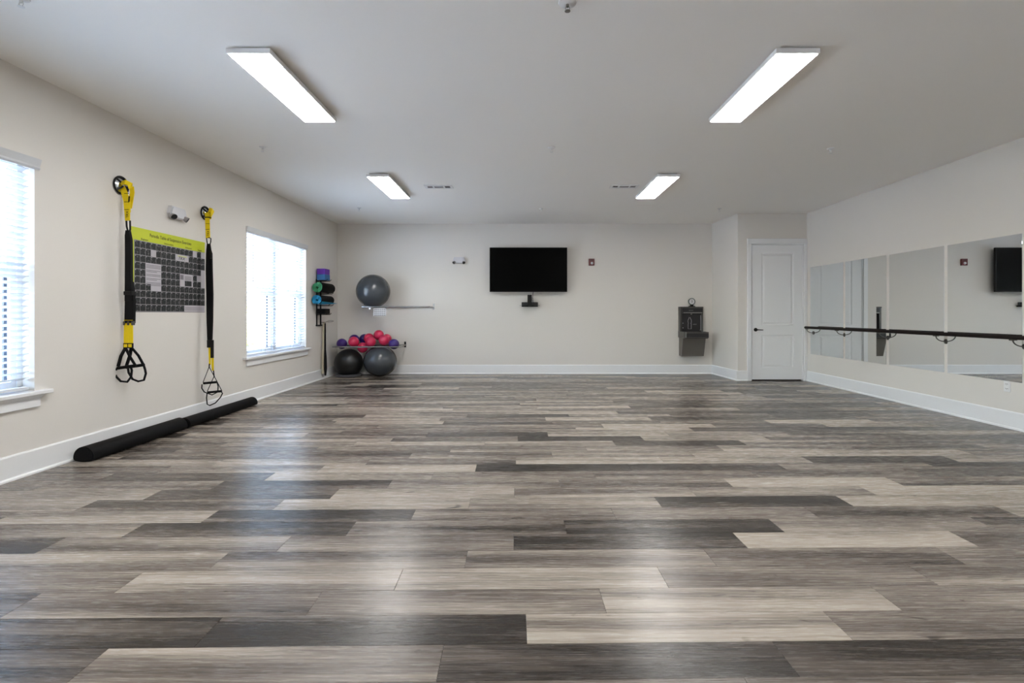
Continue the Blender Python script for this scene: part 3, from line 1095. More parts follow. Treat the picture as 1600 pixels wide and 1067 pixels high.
A = [b.verts.new(p) for p in ((fx0 + 0.012, 9.56, zb0), (fx1 - 0.012, 9.56, zb0), (fx1 - 0.012, D, zb0), (fx0 + 0.012, D, zb0))]
C = [b.verts.new(p) for p in ((fx0 + 0.012, 9.66, 0.375), (fx1 - 0.012, 9.66, 0.375), (fx1 - 0.012, D, 0.375), (fx0 + 0.012, D, 0.375))]
b.faces.new(A[::-1]); b.faces.new(C)
for i in range(4):
    b.faces.new((A[i], A[(i + 1) % 4], C[(i + 1) % 4], C[i]))
bmesh.ops.recalc_face_normals(b, faces=b.faces[:])
obj('lower_cabinet', b, mat('brushed_steel', (112, 108, 102), 0.45, 0.35, var=0.04, scale=150), wf)

# small dial clock on the fountain
xc, zc = PX(1081, 471, 9.77)
ck = thing('dial_clock', (xc, 9.77, 1.362), 'small round white dial clock on top of the water fountain', 'clock')
b = B(); lathe(b, [(0, 0.03), (0.066, 0.03), (0.070, 0.0), (0.066, -0.008), (0.056, -0.008), (0.055, 0.0)], (xc, 9.77, zc), 'y', 28)
obj('case', b, M_GREENC, ck, True)
b = B(); lathe(b, [(0, -0.001), (0.056, -0.001), (0.056, 0.004)], (xc, 9.77, zc), 'y', 28)
face = obj('clock_face', b, M_PAPER, ck)
b = B()
box(b, xc - 0.0035, xc + 0.0035, 9.766, 9.768, zc - 0.035, zc + 0.035)
box(b, xc, xc + 0.02, 9.766, 9.768, zc - 0.003, zc + 0.003)
obj('hand', b, M_INK, face)
b = B(); box(b, xc - 0.058, xc + 0.058, 9.735, 9.81, 1.3625, 1.377, 0.003); box(b, xc - 0.03, xc + 0.03, 9.76, 9.79, 1.377, zc - 0.06)
obj('foot', b, M_BLACK, ck)

# ------------------------------------------------------------------ ball racks
def ball_rack(xl, xr, yf, z, label, rods):
    t = thing('ball_rack', ((xl + xr) / 2, D, z), label, 'rack', 'wall ball racks')
    r = 0.0145
    b = B(); tube(b, [(xl, yf, z), (xr, yf, z)], r, 12)
    obj('front_rail', b, M_CHROME if not rods else M_STEEL2, t, True)
    b = B(); tube(b, [(xl, D - 0.03, z), (xr, D - 0.03, z)], r, 12)
    obj('back_rail', b, M_STEEL2, t, True)
    for x in (xl, xr):
        b = B(); tube(b, [(x, yf, z), (x, D - 0.012, z)], r, 12)
        obj('side_arm', b, M_STEEL2, t, True)
        b = B(); box(b, x - 0.018, x + 0.018, D - 0.008, D, z - 0.045, z + 0.07, 0.003)
        obj('wall_plate', b, M_CHROME if not rods else M_BLACK, t)
    for yy in rods:
        b = B(); tube(b, [(xl, yy, z - 0.004), (xr, yy, z - 0.004)], 0.006, 8)
        obj('rod', b, M_BLACK, t, True)
    return t
ball_rack(-3.085, -1.786, 9.34, 1.355, 'chrome wall rack holding one large grey ball', [])
ball_rack(-3.62, -2.365, 9.25, 0.585, 'wall rack holding the small pink and purple balls', [9.62])

def exercise_ball(c, r, m, label, sq=1.0, valve=True):
    t = thing('exercise_ball', (c[0], c[1], c[2] - r * sq), label, 'ball', 'large exercise balls')
    b = B()
    prof = []
    n = 96
    for i in range(n + 1):
        a = -PI / 2 + PI * i / n
        rr = r
        if 24 < i < 72 and i % 4 == 0 and abs(i - 48) > 6:
            rr = r * 0.9985
        prof.append((rr * math.cos(a) if 0 < i < n else 0, rr * math.sin(a) * sq))
    lathe(b, prof, c, 'z', 56)
    obj('shell', b, m, t, 2)
    if valve:
        b = B()
        lathe(b, [(0, 0.006), (0.008, 0.005), (0.010, 0)], (0, 0, 0), 'x', 12)
        d = Vector((-0.93, -0.36, -0.12)).normalized()
        q = Vector((1, 0, 0)).rotation_difference(d).to_matrix().to_4x4()
        b.transform(Matrix.Translation(Vector(c) + d * (r - 0.001)) @ q)
        obj('valve', b, M_PAPER, t, True)
exercise_ball((-2.913, 9.485, 1.664), 0.325, M_GREYB, 'large glossy grey exercise ball resting on the upper rack')
exercise_ball((-2.763, 9.44, 0.298), 0.318, M_GREYB, 'large glossy grey exercise ball on the floor under the rack', 0.94, False)
t = thing('balance_ball', (-3.385, 9.46, 0), 'black ball with flat grey base in the corner', 'balance ball')
b = B(); lathe(b, [(0, 0), (0.235, 0), (0.25, 0.012), (0.25, 0.035), (0.235, 0.048), (0, 0.048)], (-3.385, 9.46, 0), 'z', 40)
obj('base', b, M_GREYP, t, True)
b = B()
prof = []
for i in range(33):
    a = math.radians(-52) + (PI / 2 + math.radians(52)) * i / 32
    prof.append((0.272 * math.cos(a) if i < 32 else 0, 0.272 * math.sin(a)))
lathe(b, [(0, prof[0][1])] + prof, (-3.385, 9.46, 0.262), 'z', 44)
obj('dome', b, M_DARKB, t, 2)

SB = 0.100
smalls = [
 (534.2, 537.0, 9.38, M_PURP, 'dark purple ball at the left end of the lower rack'),
 (553.5, 530.5, 9.58, M_PURP, 'dark purple ball peeking out behind the leftmost pink ball'),
 (552.5, 534.0, 9.36, M_PINK, 'pink ball leftmost of the pink ones'),
 (569.5, 529.5, 9.705, M_PURP, 'dark purple ball half hidden in the middle of the pile'),
 (576.5, 528.6, 9.525, M_PINK, 'pink ball in the middle, just behind another pink ball'),
 (579.0, 534.0, 9.335, M_PINK, 'pink ball at the front, centre of the pile'),
 (566.5, 543.0, 9.40, M_PINK, 'pink ball sagging lowest through the rack rails'),
 (591.8, 523.5, 9.52, M_PINK, 'pink ball topmost of the pile'),
 (600.0, 531.6, 9.36, M_PINK, 'pink ball below and right of the topmost one'),
 (604.0, 529.5, 9.705, M_PINK, 'pink ball mostly hidden at the right rear of the pile'),
 (615.6, 537.6, 9.36, M_PURP, 'bright purple ball at the right end of the lower rack'),
]
proto = {}
for px, py, Y, m, lab in smalls:
    x, z = PX(px, py, Y)
    b = B(); ball(b, (x, Y, z), SB, 36)
    tag(obj('small_ball', b, m, None, 2, origin=(x, Y, z)), lab, 'ball', 'small exercise balls on the lower rack')

# instruction card under upper rack
x0, z1 = PX(583.5, 480.5, 9.33); x1, z0 = PX(603.5, 493.5, 9.33)
t = thing('instruction_card', ((x0 + x1) / 2, 9.33, z1), 'printed white card hanging under the upper ball rack', 'card')
b = B(); box(b, x0, x1, 9.322, 9.326, z0, z1 - 0.004)
cs = obj('card_sheet', b, M_PAPER, t)
b = B()
for r_ in range(4):
    for c_ in range(6):
        xx = x0 + 0.022 + c_ * (x1 - x0 - 0.03) / 6; zz = z1 - 0.028 - r_ * 0.036
        box(b, xx, xx + 0.026, 9.3205, 9.3222, zz - 0.018, zz)
obj('printed_figures', b, M_INKG, cs)
b = B(); box(b, x0 - 0.01, x0, 9.318, 9.33, z0 + 0.005, z1 - 0.004)
box(b, x0, x1, 9.318, 9.34, z1 - 0.01, z1 - 0.002)
obj('card_holder', b, M_BLACK, t)

# ------------------------------------------------------------------ mat rack on left wall
mr = thing('mat_rack', (XL, 8.88, 1.0), 'black wall rack holding yoga mats and blocks', 'rack')
for yy in (8.80, 8.97):
    b = B(); box(b, XL, XL + 0.02, yy - 0.012, yy + 0.012, 1.01, 1.85, 0.002)
    obj('post', b, M_BLACK, mr)
b = B(); box(b, XL + 0.0, XL + 0.03, 8.77, 9.0, 0.995, 1.02, 0.003)
obj('cross_plate', b, M_BLACK, mr)
def arm(yy, z, length, rise=0.03):
    b = B()
    tube(b, [(XL + 0.012, yy, z), (XL + length - 0.02, yy, z), (XL + length, yy, z + rise * 0.5), (XL + length + 0.004, yy, z + rise)], 0.006, 8)
    obj('arm', b, M_BLACK, mr, True)
for z, ln in ((1.826, 0.20), (1.585, 0.24), (1.368, 0.24), (1.205, 0.20)):
    for yy in (8.80, 8.97):
        arm(yy, z, ln)
b = B()
pts = [(XL + 0.02, 8.97, 1.06), (XL + 0.10, 9.0, 1.065)]
for i in range(13):
    a = PI + 2 * PI * i / 13
    pts.append((XL + 0.165 + 0.06 * math.cos(a), 9.02 + 0.05 * math.sin(a), 1.08 + 0.012 * math.sin(a)))
tube(b, pts, 0.004, 6)
obj('ring_hook', b, M_STEEL, mr, True)
bxx = (XL + 0.03, XL + 0.18)
b = B(); box(b, bxx[0], bxx[1], 8.75, 8.98, 1.834, 1.937, 0.006, 2)
tag(obj('yoga_block', b, M_BLUEB, origin=(XL + 0.1, 8.86, 1.834)), 'blue foam yoga block under the purple one', 'yoga block', 'yoga blocks')
b = B(); box(b, bxx[0], bxx[1] - 0.004, 8.752, 8.978, 1.938, 2.040, 0.006, 2)
tag(obj('yoga_block', b, M_PURPB, origin=(XL + 0.1, 8.86, 1.938)), 'purple foam yoga block on top of the mat rack', 'yoga block', 'yoga blocks')
b = B(); box(b, bxx[0], bxx[1], 8.75, 8.98, 1.213, 1.312, 0.006, 2)
tag(obj('yoga_block', b, M_BLACKM, origin=(XL + 0.1, 8.86, 1.213)), 'black foam yoga block low on the mat rack', 'yoga block', 'yoga blocks')

def rolled_mat(yc, xc, zc, r, m_in, label, flap=False, length=0.6):
    th = 0.009
    turns = 4.2 if r > 0.09 else 3.6
    n = int(turns * 22)
    pts = []
    r0 = 0.022
    for i in range(n + 1):
        a = 2 * PI * turns * i / n
        rr = r0 + (r - r0) * i / n
        pts.append(Vector((xc + rr * math.cos(a + 0.3), 0, zc + rr * math.sin(a + 0.3))))
    b = B()
    m = len(pts)
    y0, y1 = yc - length / 2, yc + length / 2
    V = []
    for i, p in enumerate(pts):
        d = (pts[min(i + 1, m - 1)] - pts[max(i - 1, 0)]).normalized()
        nn = Vector((d.z, 0, -d.x))          # outward
        if (p - Vector((xc, 0, zc))).dot(nn) < 0: nn = -nn
        row = []
        for y in (y0, y1):
            for s in (-1, 1):
                q = p + nn * s * th * 0.5
                row.append(b.verts.new((q.x, y, q.z)))
        V.append(row)
    fin, fout = [], []
    for A, C in zip(V, V[1:]):
        f1 = b.faces.new((A[0], A[2], C[2], C[0])); f1.material_index = 1       # inner side
        f2 = b.faces.new((A[1], A[3], C[3], C[1])); f2.material_index = 0       # outer side
        f3 = b.faces.new((A[0], A[1], C[1], C[0])); f3.material_index = 1
        f4 = b.faces.new((A[2], A[3], C[3], C[2])); f4.material_index = 1
    for R in (V[0], V[-1]):
        f = b.faces.new((R[0], R[1], R[3], R[2])); f.material_index = 1
    bmesh.ops.recalc_face_normals(b, faces=b.faces[:])
    o = obj('yoga_mat', b, [M_BLACKM, m_in], None, False, origin=(xc, yc, zc - r))
    if flap:      # outer layer come loose, flaring out toward the corner
        b = B()
        g = []
        for j in range(7):
            t_ = j / 6
            y = y0 + 0.02 + (y1 - y0 + 0.02) * t_
            lo = Vector((xc + 0.030 + 0.09 * t_, y, zc - r + 0.002 + 0.030 * t_ ** 2))
            hi = Vector((xc + 0.088 + 0.034 * t_, y, zc - 0.030 - 0.022 * t_))
            md = (lo + hi) / 2 + Vector((0.014 * (1 - t_), 0, -0.008 * (1 - t_)))
            g.append([lo, md, hi])
        for off in (0, -0.006):
            vs = [[b.verts.new(p + Vector((off, 0, 0))) for p in row] for row in g]
            for A, C in zip(vs, vs[1:]):
                for q in range(2):
                    b.faces.new((A[q], A[q + 1], C[q + 1], C[q]))
        obj('loose_end', b, m_in, o, True, 'teal loose end')
    return tag(o, label, 'yoga mat', 'rolled yoga mats')
rolled_mat(8.86, XL + 0.115, 1.690, 0.092, M_GREEN, 'rolled black yoga mat with green inner side')
rolled_mat(8.86, XL + 0.110, 1.470, 0.086, M_TEAL, 'rolled black yoga mat with teal inner side and loose end', True, 0.6)

# hanging straps
b = B()
ribbon(b, [(XL + 0.055, 9.03, 1.06), (XL + 0.052, 9.01, 0.98), (XL + 0.052, 8.98, 0.6), (XL + 0.05, 8.97, 0.25), (XL + 0.05, 8.97, 0.11)], 0.038, 0.02, (0.5, 1, 0))
tag(obj('stretch_strap', b, M_CREAM, origin=(XL + 0.05, 8.98, 0.1)), 'cream strap hanging from the mat rack', 'strap')
b = B()
tube(b, [(XL + 0.085, 8.99, 1.045), (XL + 0.09, 8.98, 0.9), (XL + 0.092, 8.975, 0.55), (XL + 0.098, 8.97, 0.4), (XL + 0.10, 8.97, 0.2), (XL + 0.098, 8.97, 0.075)], [0.012, 0.015, 0.017, 0.026, 0.03, 0.016], 8)
tag(obj('resistance_band', b, M_RUB, None, True, origin=(XL + 0.09, 8.98, 0.07)), 'black bundled band hanging beside the cream strap', 'strap')

# ------------------------------------------------------------------ foam bolsters
def bolster(y0, y1, x, r, hs, label):
    t = thing('foam_bolster', (x, (y0 + y1) / 2, 0), label, 'bolster', 'black foam bolsters along the left wall')
    prof = []
    n = 28
    for i in range(n):
        a = 2 * PI * i / n
        sn = math.sin(a)
        z = 0.036 + (2 * r * hs - 0.036) * sn if sn > 0 else 0.036 + 0.035 * math.copysign(abs(sn) ** 0.6, sn)
        prof.append((x + r * math.cos(a), max(0.001, z)))
    b = B(); prism(b, prof, 'y', y0, y1)
    es = [e for e in b.edges if abs(e.verts[0].co.y - e.verts[1].co.y) < 1e-6]
    bmesh.ops.bevel(b, geom=es, offset=0.006, segments=2, affect='EDGES')
    obj('cushion', b, M_BLACKM, t, True)
    b = B()
    sc = [(x + (px_ - x) * 0.82, 0.012 + (z_ - 0.0) * 0.82) for px_, z_ in prof]
    prism(b, sc, 'y', y0 - 0.0015, y0 + 0.002)
    obj('end_cap', b, M_RUB, t)
    return t
bolster(3.97, 5.10, -3.605, 0.085, 0.74, 'black foam bolster on the floor nearest the viewer')
bolster(5.14, 6.46, -3.60, 0.075, 0.74, 'black foam bolster on the floor under the farther strap')

# ------------------------------------------------------------------ poster
PY0, PY1, PZ0, PZ1 = 4.62, 5.70, 1.235, 2.06
xp = XL + 0.002
po = thing('exercise_poster', (XL + 0.002, (PY0 + PY1) / 2, PZ0), 'yellow and black exercise chart poster between the two hanging straps', 'poster')
b = B(); box(b, XL + 0.0005, xp, PY0, PY1, PZ0, PZ1)
obj('paper_sheet', b, M_GLINE, po)
gy0, gy1, gz0, gz1 = PY0 + 0.045, PY1, PZ0 + 0.008, PZ1 - 0.125
b = B()
box(b, xp, xp + 0.0006, PY0, PY1, gz1 + 0.004, PZ1)
box(b, xp, xp + 0.0006, PY0, gy0 - 0.006, PZ0, gz1 + 0.004)
hd = obj('yellow_border', b, M_YELP, po)
cw, chh = (gy1 - gy0) / 15, (gz1 - gz0) / 10
blank = {(0, 12), (0, 14), (1, 3), (1, 8), (1, 9), (1, 10), (3, 14), (4, 13), (4, 14), (5, 14), (6, 3), (6, 4)}
for r_ in (3, 4, 5):
    for c_ in (2, 3, 4): blank.add((r_, c_))
for r_ in (4, 5):
    for c_ in (9, 10, 11): blank.add((r_, c_))
for c_ in range(10, 15): blank.add((9, c_))
b = B(); b2 = B(); b3 = B()
for r_ in range(10):
    for c_ in range(15):
        ya = gy0 + c_ * cw; zt = gz1 - r_ * chh
        if (r_, c_) in blank:
            pass
        else:
            box(b, xp, xp + 0.001, ya + 0.003, ya + cw - 0.0025, zt - chh + 0.003, zt - 0.0035)
            box(b3, xp + 0.001, xp + 0.0013, ya + 0.006, ya + 0.015, zt - 0.014, zt - 0.006)
tag(obj('photo_cell', b, M_CELL, po), kind='stuff')
tag(obj('cell_label', b3, M_PALE, po), kind='stuff')
b2.free()
for r0_, c0_, r1_, c1_ in ((0, 12, 1, 13), (0, 14, 1, 15), (1, 3, 2, 4), (3, 14, 6, 15), (4, 13, 5, 14), (9, 10, 10, 15), (6, 3, 7, 5), (1, 8, 2, 11), (4, 9, 6, 12), (3, 2, 6, 5)):
    b = B(); box(b, xp, xp + 0.0007, gy0 + c0_ * cw, gy0 + c1_ * cw, gz1 - r1_ * chh, gz1 - r0_ * chh)
    pp = obj('white_panel', b, M_PALE, po)
MT = lambda y, z: basis((xp + 0.0016, y, z), (0, 1, 0), (0, 0, 1))
b = text_bm('Periodic Table of Suspension Exercises', 0.05, MT((PY0 + PY1) / 2, PZ1 - 0.068), 0.0003, 0, 'CENTER', 0.78)
obj('title', b, M_INK, po)
b = B()
for s, y in (('Beginner', PY0 + 0.17), ('Intermediate', PY0 + 0.50), ('Advanced', PY0 + 0.80), ('Expert', PY0 + 0.99)):
    join(b, text_bm(s, 0.026, MT(y, gz1 + 0.012), 0.0003, 0, 'CENTER', 1.0))
obj('subtitle', b, M_INK, po)
b = text_bm('TRX', 0.05, MT(gy0 + 9.3 * cw, gz1 - 1.8 * chh), 0.0003, 0.3, 'CENTER', 1.1)
obj('logo', b, M_INK, pp)
b = B()
for i in range(16):     # paragraphs
    z = gz1 - 3 * chh - 0.015 - i * 0.0135
    if i in (3, 6, 9, 12): continue
    box(b, xp + 0.0008, xp + 0.0012, gy0 + 2 * cw + 0.008, gy0 + 5 * cw - 0.008 - (0.05 if i in (5, 11) else 0), z - 0.006, z)
for i in range(3):
    z = gz1 - 9 * chh - 0.02 - i * 0.014
    box(b, xp + 0.0008, xp + 0.0012, gy0 + 10 * cw + 0.01, gy1 - 0.012, z - 0.005, z)
for i in range(4):
    z = gz1 - 4 * chh - 0.022 - i * 0.012
    box(b, xp + 0.0008, xp + 0.0012, gy0 + 10.1 * cw, gy0 + 11.7 * cw, z - 0.006, z)
box(b, xp + 0.0008, xp + 0.0012, gy0 + 9.1 * cw, gy0 + 9.8 * cw, gz1 - 4.9 * chh, gz1 - 4.15 * chh)
tag(obj('small_print', b, M_INKG, pp), kind='stuff')
b = B()
box(b, xp + 0.0008, xp + 0.0014, gy0 + 10.1 * cw, gy0 + 11.7 * cw, gz1 - 5.9 * chh, gz1 - 5.05 * chh)
obj('photo_inset', b, M_CELL, pp)
b = B(); box(b, xp + 0.0008, xp + 0.0012, gy0 + 8.5 * cw, gy0 + 10.6 * cw, gz1 - 1.35 * chh, gz1 - 1.12 * chh)
obj('pale_yellow_bar', b, mat('pale_yellow_print', (196, 200, 150), 0.6), pp)

# ------------------------------------------------------------------ suspension straps
def anchor(t, y, z, r):
    b = B()
    pts = [(XL + 0.012, y + r * math.cos(2 * PI * i / 28), z + r * math.sin(2 * PI * i / 28)) for i in range(28)]
    tube(b, pts, 0.008, 8, True)
    an = obj('anchor_ring', b, M_BLACK, t, True)
    b = B()
    lathe(b, [(r * 0.98, 0.001), (r * 0.9, 0.010), (r * 0.35, 0.03), (0, 0.034)], (XL, y, z), 'x', 24)
    obj('anchor_plate', b, M_CHROME, an, True)
    b = B()
    for i in range(4):
        a = PI / 4 + PI / 2 * i
        tube(b, [(XL + 0.012, y + r * 0.95 * math.cos(a), z + r * 0.95 * math.sin(a)), (XL + 0.038, y + r * 0.3 * math.cos(a), z + r * 0.3 * math.sin(a)),
                 (XL + 0.045, y, z)], 0.007, 6)
    obj('anchor_spoke', b, M_BLACK, an, True)
    b = B()
    pts = []
    for i in range(13):
        a = -PI / 2 + PI * i / 12
        pts.append((XL + 0.03 + 0.05 * math.cos(a), y + 0.03 * math.sin(a), z - 0.005))
    tube(b, pts, 0.006, 8)
    obj('anchor_loop', b, M_CHROME, an, True)
def strap1():
    Y = 4.49; k = Y / F
    def P(px, py, dy=0.0): return ((px - VX) * k, Y + dy, CH - (py - VY) * k)
    t = thing('suspension_trainer', P(203, 598), 'yellow and black suspension strap left of the poster', 'exercise strap', 'suspension straps on the left wall')
    anchor(t, 4.50, 2.415, 0.080)
    b = B()
    # knotted loops of yellow webbing
    ribbon(b, [P(188, 291), P(193, 287, -.02), P(200, 286, -.03), P(206, 289, -.02), P(204, 294, 0)], 0.045, 0.008, (0.2, 0.2, 1))
    ribbon(b, [P(190, 291), P(194, 300), P(197, 310), P(199, 318), P(200, 332)], [0.05, 0.055, 0.058, 0.056, 0.05], 0.006)
    ribbon(b, [P(203, 291, .02), P(204, 300, .02), P(202, 312, .02), P(200.5, 325, .012)], [0.04, 0.04, 0.042, 0.045], 0.006)
    ribbon(b, [P(200, 316, -.012), P(200.5, 330, -.012), P(201, 345, -.012)], [0.062, 0.052, 0.045], 0.005)
    ys = obj('upper_webbing', b, M_YEL, t, False, 'yellow webbing knotted through the anchor')
    b = B()
    for py in (303, 316, 328):
        box(b, P(196.5, py)[0], P(203.5, py)[0], Y - 0.018, Y - 0.015, P(0, py)[2] - 0.002, P(0, py)[2] + 0.002)
    join(b, text_bm('TRX', 0.034, basis((P(203, 341)[0], Y - 0.0165, P(203, 341)[2]), (0, 0, 1), (-1, 0, 0)), 0.0005))
    obj('stitching', b, M_RUB, ys)
    b = B(); tube(b, [P(203.5, 307, -.01), P(203, 312, -.01), P(202.8, 317, -.01)], 0.006, 6)
    obj('buckle', b, M_RUB, ys, True)
    b = B()   # carabiner loop
    tube(b, [P(197.5, 345), P(198, 354), P(200, 362), P(201.5, 366), P(203.5, 358), P(203.2, 345), P(200.5, 343.5)], 0.0075, 8, True)
    obj('carabiner', b, M_BLACK, t, True)
    b = B()
    ribbon(b, [P(200.3, 360), P(200.5, 368), P(201.3, 375), P(201.5, 400), P(201.5, 440), P(201.5, 470)], [0.03, 0.045, 0.053, 0.054, 0.056, 0.06], 0.028)
    ribbon(b, [P(201.5, 440, .012), P(201.5, 455, .015), P(201, 470, .02), P(201.3, 505, .012)], [0.05, 0.066, 0.08, 0.082], 0.03)
    bw = obj('black_webbing', b, M_RUB, t, False, 'doubled black webbing')
    b = B(); box(b, P(195.5, 0)[0], P(208.3, 0)[0], Y - 0.022, Y + 0.022, P(0, 461)[2], P(0, 455)[2], 0.004)
    obj('keeper_band', b, M_BLACK, bw)
    b = B()
    for px in (195, 201.5, 208):
        box(b, P(px - .9, 0)[0], P(px + .9, 0)[0], Y - 0.018, Y + 0.018, P(0, 508)[2], P(0, 502)[2], 0.002)
    obj('cam_buckle', b, M_STEEL, bw)
    for i, px in enumerate((197.3, 204.2)):
        b = B(); ribbon(b, [P(px, 500), P(px, 515), P(px + (-.3 if i == 0 else .3), 537)], 0.042, 0.004)
        lw = obj('lower_webbing', b, M_YEL, t, False, 'yellow webbing above the handle')
        x_ = P(px, 0)[0]
        b = B(); box(b, x_ - 0.024, x_ + 0.024, Y - 0.008, Y + 0.006, P(0, 544)[2], P(0, 536)[2], 0.002)
        lb = obj('handle_tag', b, M_RUB, lw)
        b = B(); box(b, x_ - 0.016, x_ + 0.016, Y - 0.0092, Y - 0.0078, P(0, 542.5)[2], P(0, 537.5)[2])
        obj('tag_patch', b, M_YEL, lw)
        # black triangular handle with grip and foot cradle
        dy = -0.03 if i == 0 else 0.03
        dpx = 0 if i == 0 else 4.5
        g0, g1 = 190 + dpx - 1, 216 + dpx
        b = B()
        apex = P(px, 543, dy * .3)
        ribbon(b, [apex, P((px + g0) / 2, 556, dy), P(g0, 572, dy)], 0.026, 0.01, (1, 0, .3))
        ribbon(b, [apex, P((px + g1) / 2, 556, dy), P(g1, 571, dy)], 0.020, 0.01, (1, 0, -.3))
        obj('handle_webbing', b, M_RUB, t)
        b = B(); tube(b, [P(g0 - .5, 574.5, dy), P(g1 + .5, 570.5, dy)], 0.0145, 12)
        obj('grip', b, M_BLACKM, t, True)
        b = B()
        if i == 0:
            pp_ = [P(g0, 573, dy), P(183, 580, dy), P(186, 588, dy), P(193, 595, dy), P(203, 596, dy), P(209, 588, dy), P(210, 578, dy), P(208, 570, dy)]
        else:
            pp_ = [P(g0 + 2, 573, dy), P(197, 583, dy), P(203, 593, dy), P(212, 596.5, dy), P(221, 594.5, dy), P(224, 584, dy), P(222.5, 577, dy), P(g1, 571, dy)]
        tube(b, pp_, 0.0095, 8)
        obj('foot_cradle', b, M_RUB, t)
strap1()
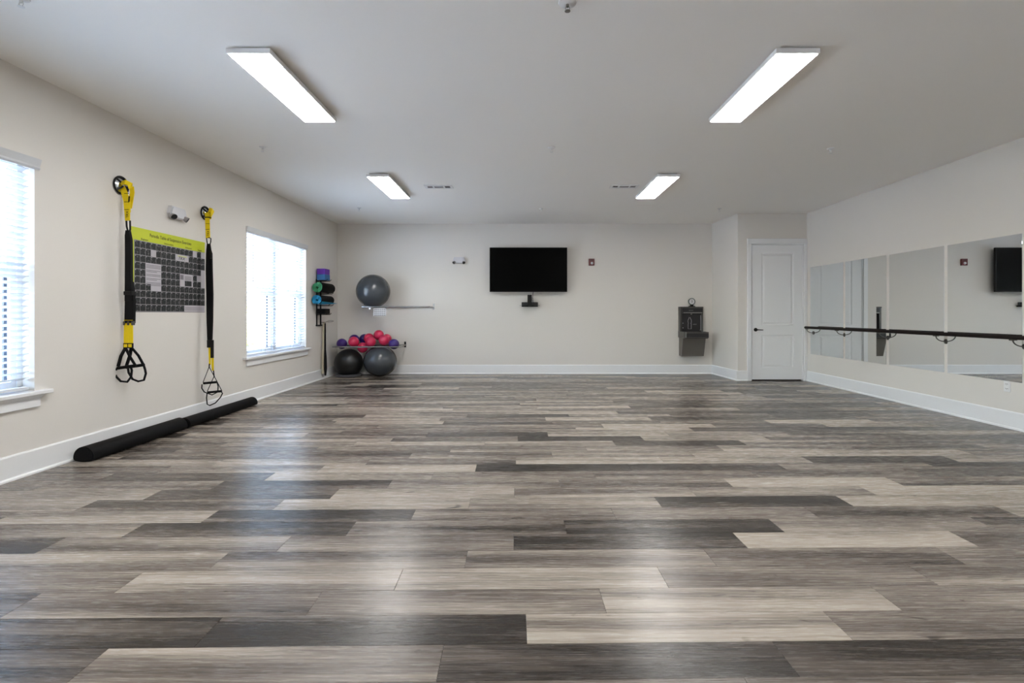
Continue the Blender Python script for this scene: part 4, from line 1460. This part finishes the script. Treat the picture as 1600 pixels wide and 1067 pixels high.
def strap2():
    Y = 5.66; k = Y / F
    def P(px, py, dy=0.0): return ((px - VX) * k, Y + dy, CH - (py - VY) * k)
    t = thing('suspension_trainer', P(328, 633), 'yellow and black suspension strap right of the poster', 'exercise strap', 'suspension straps on the left wall')
    anchor(t, 5.70, 2.405, 0.076)
    b = B()
    ribbon(b, [P(326, 331), P(329, 328, -.02), P(332, 329, -.03), P(333.5, 332, -.02), P(331, 336, 0)], 0.05, 0.012, (0.2, 0.2, 1))
    ribbon(b, [P(323.5, 332), P(324, 340), P(324.3, 350), P(325, 372)], [0.05, 0.052, 0.052, 0.048], 0.006)
    ribbon(b, [P(329, 332, .01), P(327, 342, .01)], [0.03, 0.03], 0.006)
    ys = obj('upper_webbing', b, M_YEL, t, False, 'yellow webbing knotted through the anchor')
    b = B()
    for py in (349.5, 358.5):
        box(b, P(321.8, py)[0], P(327.8, py)[0], Y - 0.006, Y - 0.003, P(0, py)[2] - 0.002, P(0, py)[2] + 0.002)
    join(b, text_bm('TRX', 0.034, basis((P(327, 369)[0], Y - 0.0045, P(327, 369)[2]), (0, 0, 1), (-1, 0, 0)), 0.0005))
    obj('stitching', b, M_RUB, ys)
    b = B(); tube(b, [P(320.5, 339.5, -.006), P(326, 339.5, -.008), P(330.5, 340.5, -.006)], 0.006, 6)
    obj('buckle', b, M_RUB, ys, True)
    b = B()
    tube(b, [P(322.8, 372), P(323.5, 378), P(325, 384), P(327.5, 384), P(329.3, 378), P(329.6, 372.5), P(326, 371)], 0.006, 8, True)
    obj('carabiner', b, M_BLACK, t, True)
    b = B()
    ribbon(b, [P(326.2, 381), P(326.3, 390), P(327, 396), P(327, 420), P(328, 460), P(328, 500), P(328, 531)], [0.03, 0.045, 0.062, 0.07, 0.072, 0.066, 0.05], 0.024)
    bw = obj('black_webbing', b, M_RUB, t, False, 'doubled black webbing')
    b = B()
    ribbon(b, [P(330, 392, -.015), P(331, 404, -.018)], [0.014, 0.02], 0.01)
    obj('adjuster_tab', b, M_BLACK, bw)
    b = B()
    box(b, P(324.5, 0)[0], P(329.5, 0)[0], Y - 0.018, Y + 0.0, P(0, 543)[2], P(0, 531)[2], 0.003)
    box(b, P(330, 0)[0], P(334.5, 0)[0], Y - 0.018, Y + 0.0, P(0, 559)[2], P(0, 531)[2], 0.003)
    obj('cam_buckle', b, M_BLACK, bw)
    for i, (px, pa, pb, g0, g1, gy) in enumerate(((328, 543, 570, 320, 340.5, 598), (332.5, 557, 579, 323, 344.5, 613))):
        b = B(); ribbon(b, [P(px - .4, pa), P(px, pb)], [0.028, 0.02 if i == 0 else 0.024], 0.004)
        obj('lower_webbing', b, M_YEL, t, False, 'yellow webbing above the handle')
        dy = -0.02 if i == 0 else 0.02
        b = B()
        ax = 328.5 if i == 0 else 333
        ay = 575 if i == 0 else 590
        tube(b, [P(px, pb - 2, dy * .5), P(ax, ay, dy)], 0.007, 6)
        tube(b, [P(ax, ay - 2, dy), P(g0 - 1, gy - 1, dy)], 0.0045, 6)
        tube(b, [P(ax, ay - 2, dy), P(g1, gy - 3, dy)], 0.0045, 6)
        obj('handle_webbing', b, M_RUB, t, True)
        b = B(); tube(b, [P(g0, gy + .5, dy), P(g1, gy - 1.5, dy)], 0.0135, 12)
        obj('grip', b, M_BLACKM, t, True)
        b = B()
        if i == 0:
            pp_ = [P(317.5, 600, dy), P(317, 606, dy), P(321, 612, dy), P(333, 616.5, dy), P(342, 612, dy), P(342.5, 603, dy), P(341, 597, dy)]
            tube(b, pp_, 0.0065, 8)
        else:
            pp_ = [P(322, 614, dy), P(321, 622, dy), P(322, 632, dy), P(326, 634, dy), P(335, 630, dy), P(343, 621, dy), P(346, 615, dy), P(344, 612, dy)]
            tube(b, pp_, 0.0065, 8)
        obj('foot_cradle', b, M_RUB, t)
strap2()

# ------------------------------------------------------------------ outdoors
b = B(); box(b, -60, XL - WT - 0.01, -30, 70, -0.7, -0.45)  # ground slab made pale to throw daylight up through the blinds onto the ceiling
tag(obj('bounce_ground', b, M_BOUNCE), 'sunlit ground outside the windows, coloured pale to bounce daylight indoors', None, None, 'structure')
def tree(x, y, h, r, label, seed):
    t = thing('tree', (x, y, -0.45), label, 'tree', 'trees outside the windows')
    rr = random.Random(seed)
    b = B()
    for i in range(7):
        c = (x + rr.uniform(-r, r) * .6, y + rr.uniform(-r, r) * .6, h + rr.uniform(-r, r) * .5)
        tb = bmesh.new()
        bmesh.ops.create_icosphere(tb, subdivisions=3, radius=r * rr.uniform(.5, .8))
        for v in tb.verts:
            v.co *= 1 + rr.uniform(-.12, .12)
        join(b, tb, Matrix.Translation(c))
    obj('crown', b, M_LEAF, t, False)
    b = B(); tube(b, [(x, y, -0.45), (x + .1, y, h * .5), (x, y, h)], [0.2, 0.15, 0.08], 8)
    obj('trunk', b, M_BARK, t, True)
tree(-17, 21, 0.2, 1.3, 'bushy tree outside the farther window', 1)
tree(-15, 26, 0.2, 1.2, 'second bushy tree outside the farther window', 2)
tree(-19, 33, 0.4, 1.7, 'distant tree outside the farther window', 3)
tree(-22, 29, 0.4, 1.5, 'fourth bushy tree outside the farther window', 5)
tree(-14, 11, 0.1, 1.3, 'bushy tree outside the window at the left edge', 4)
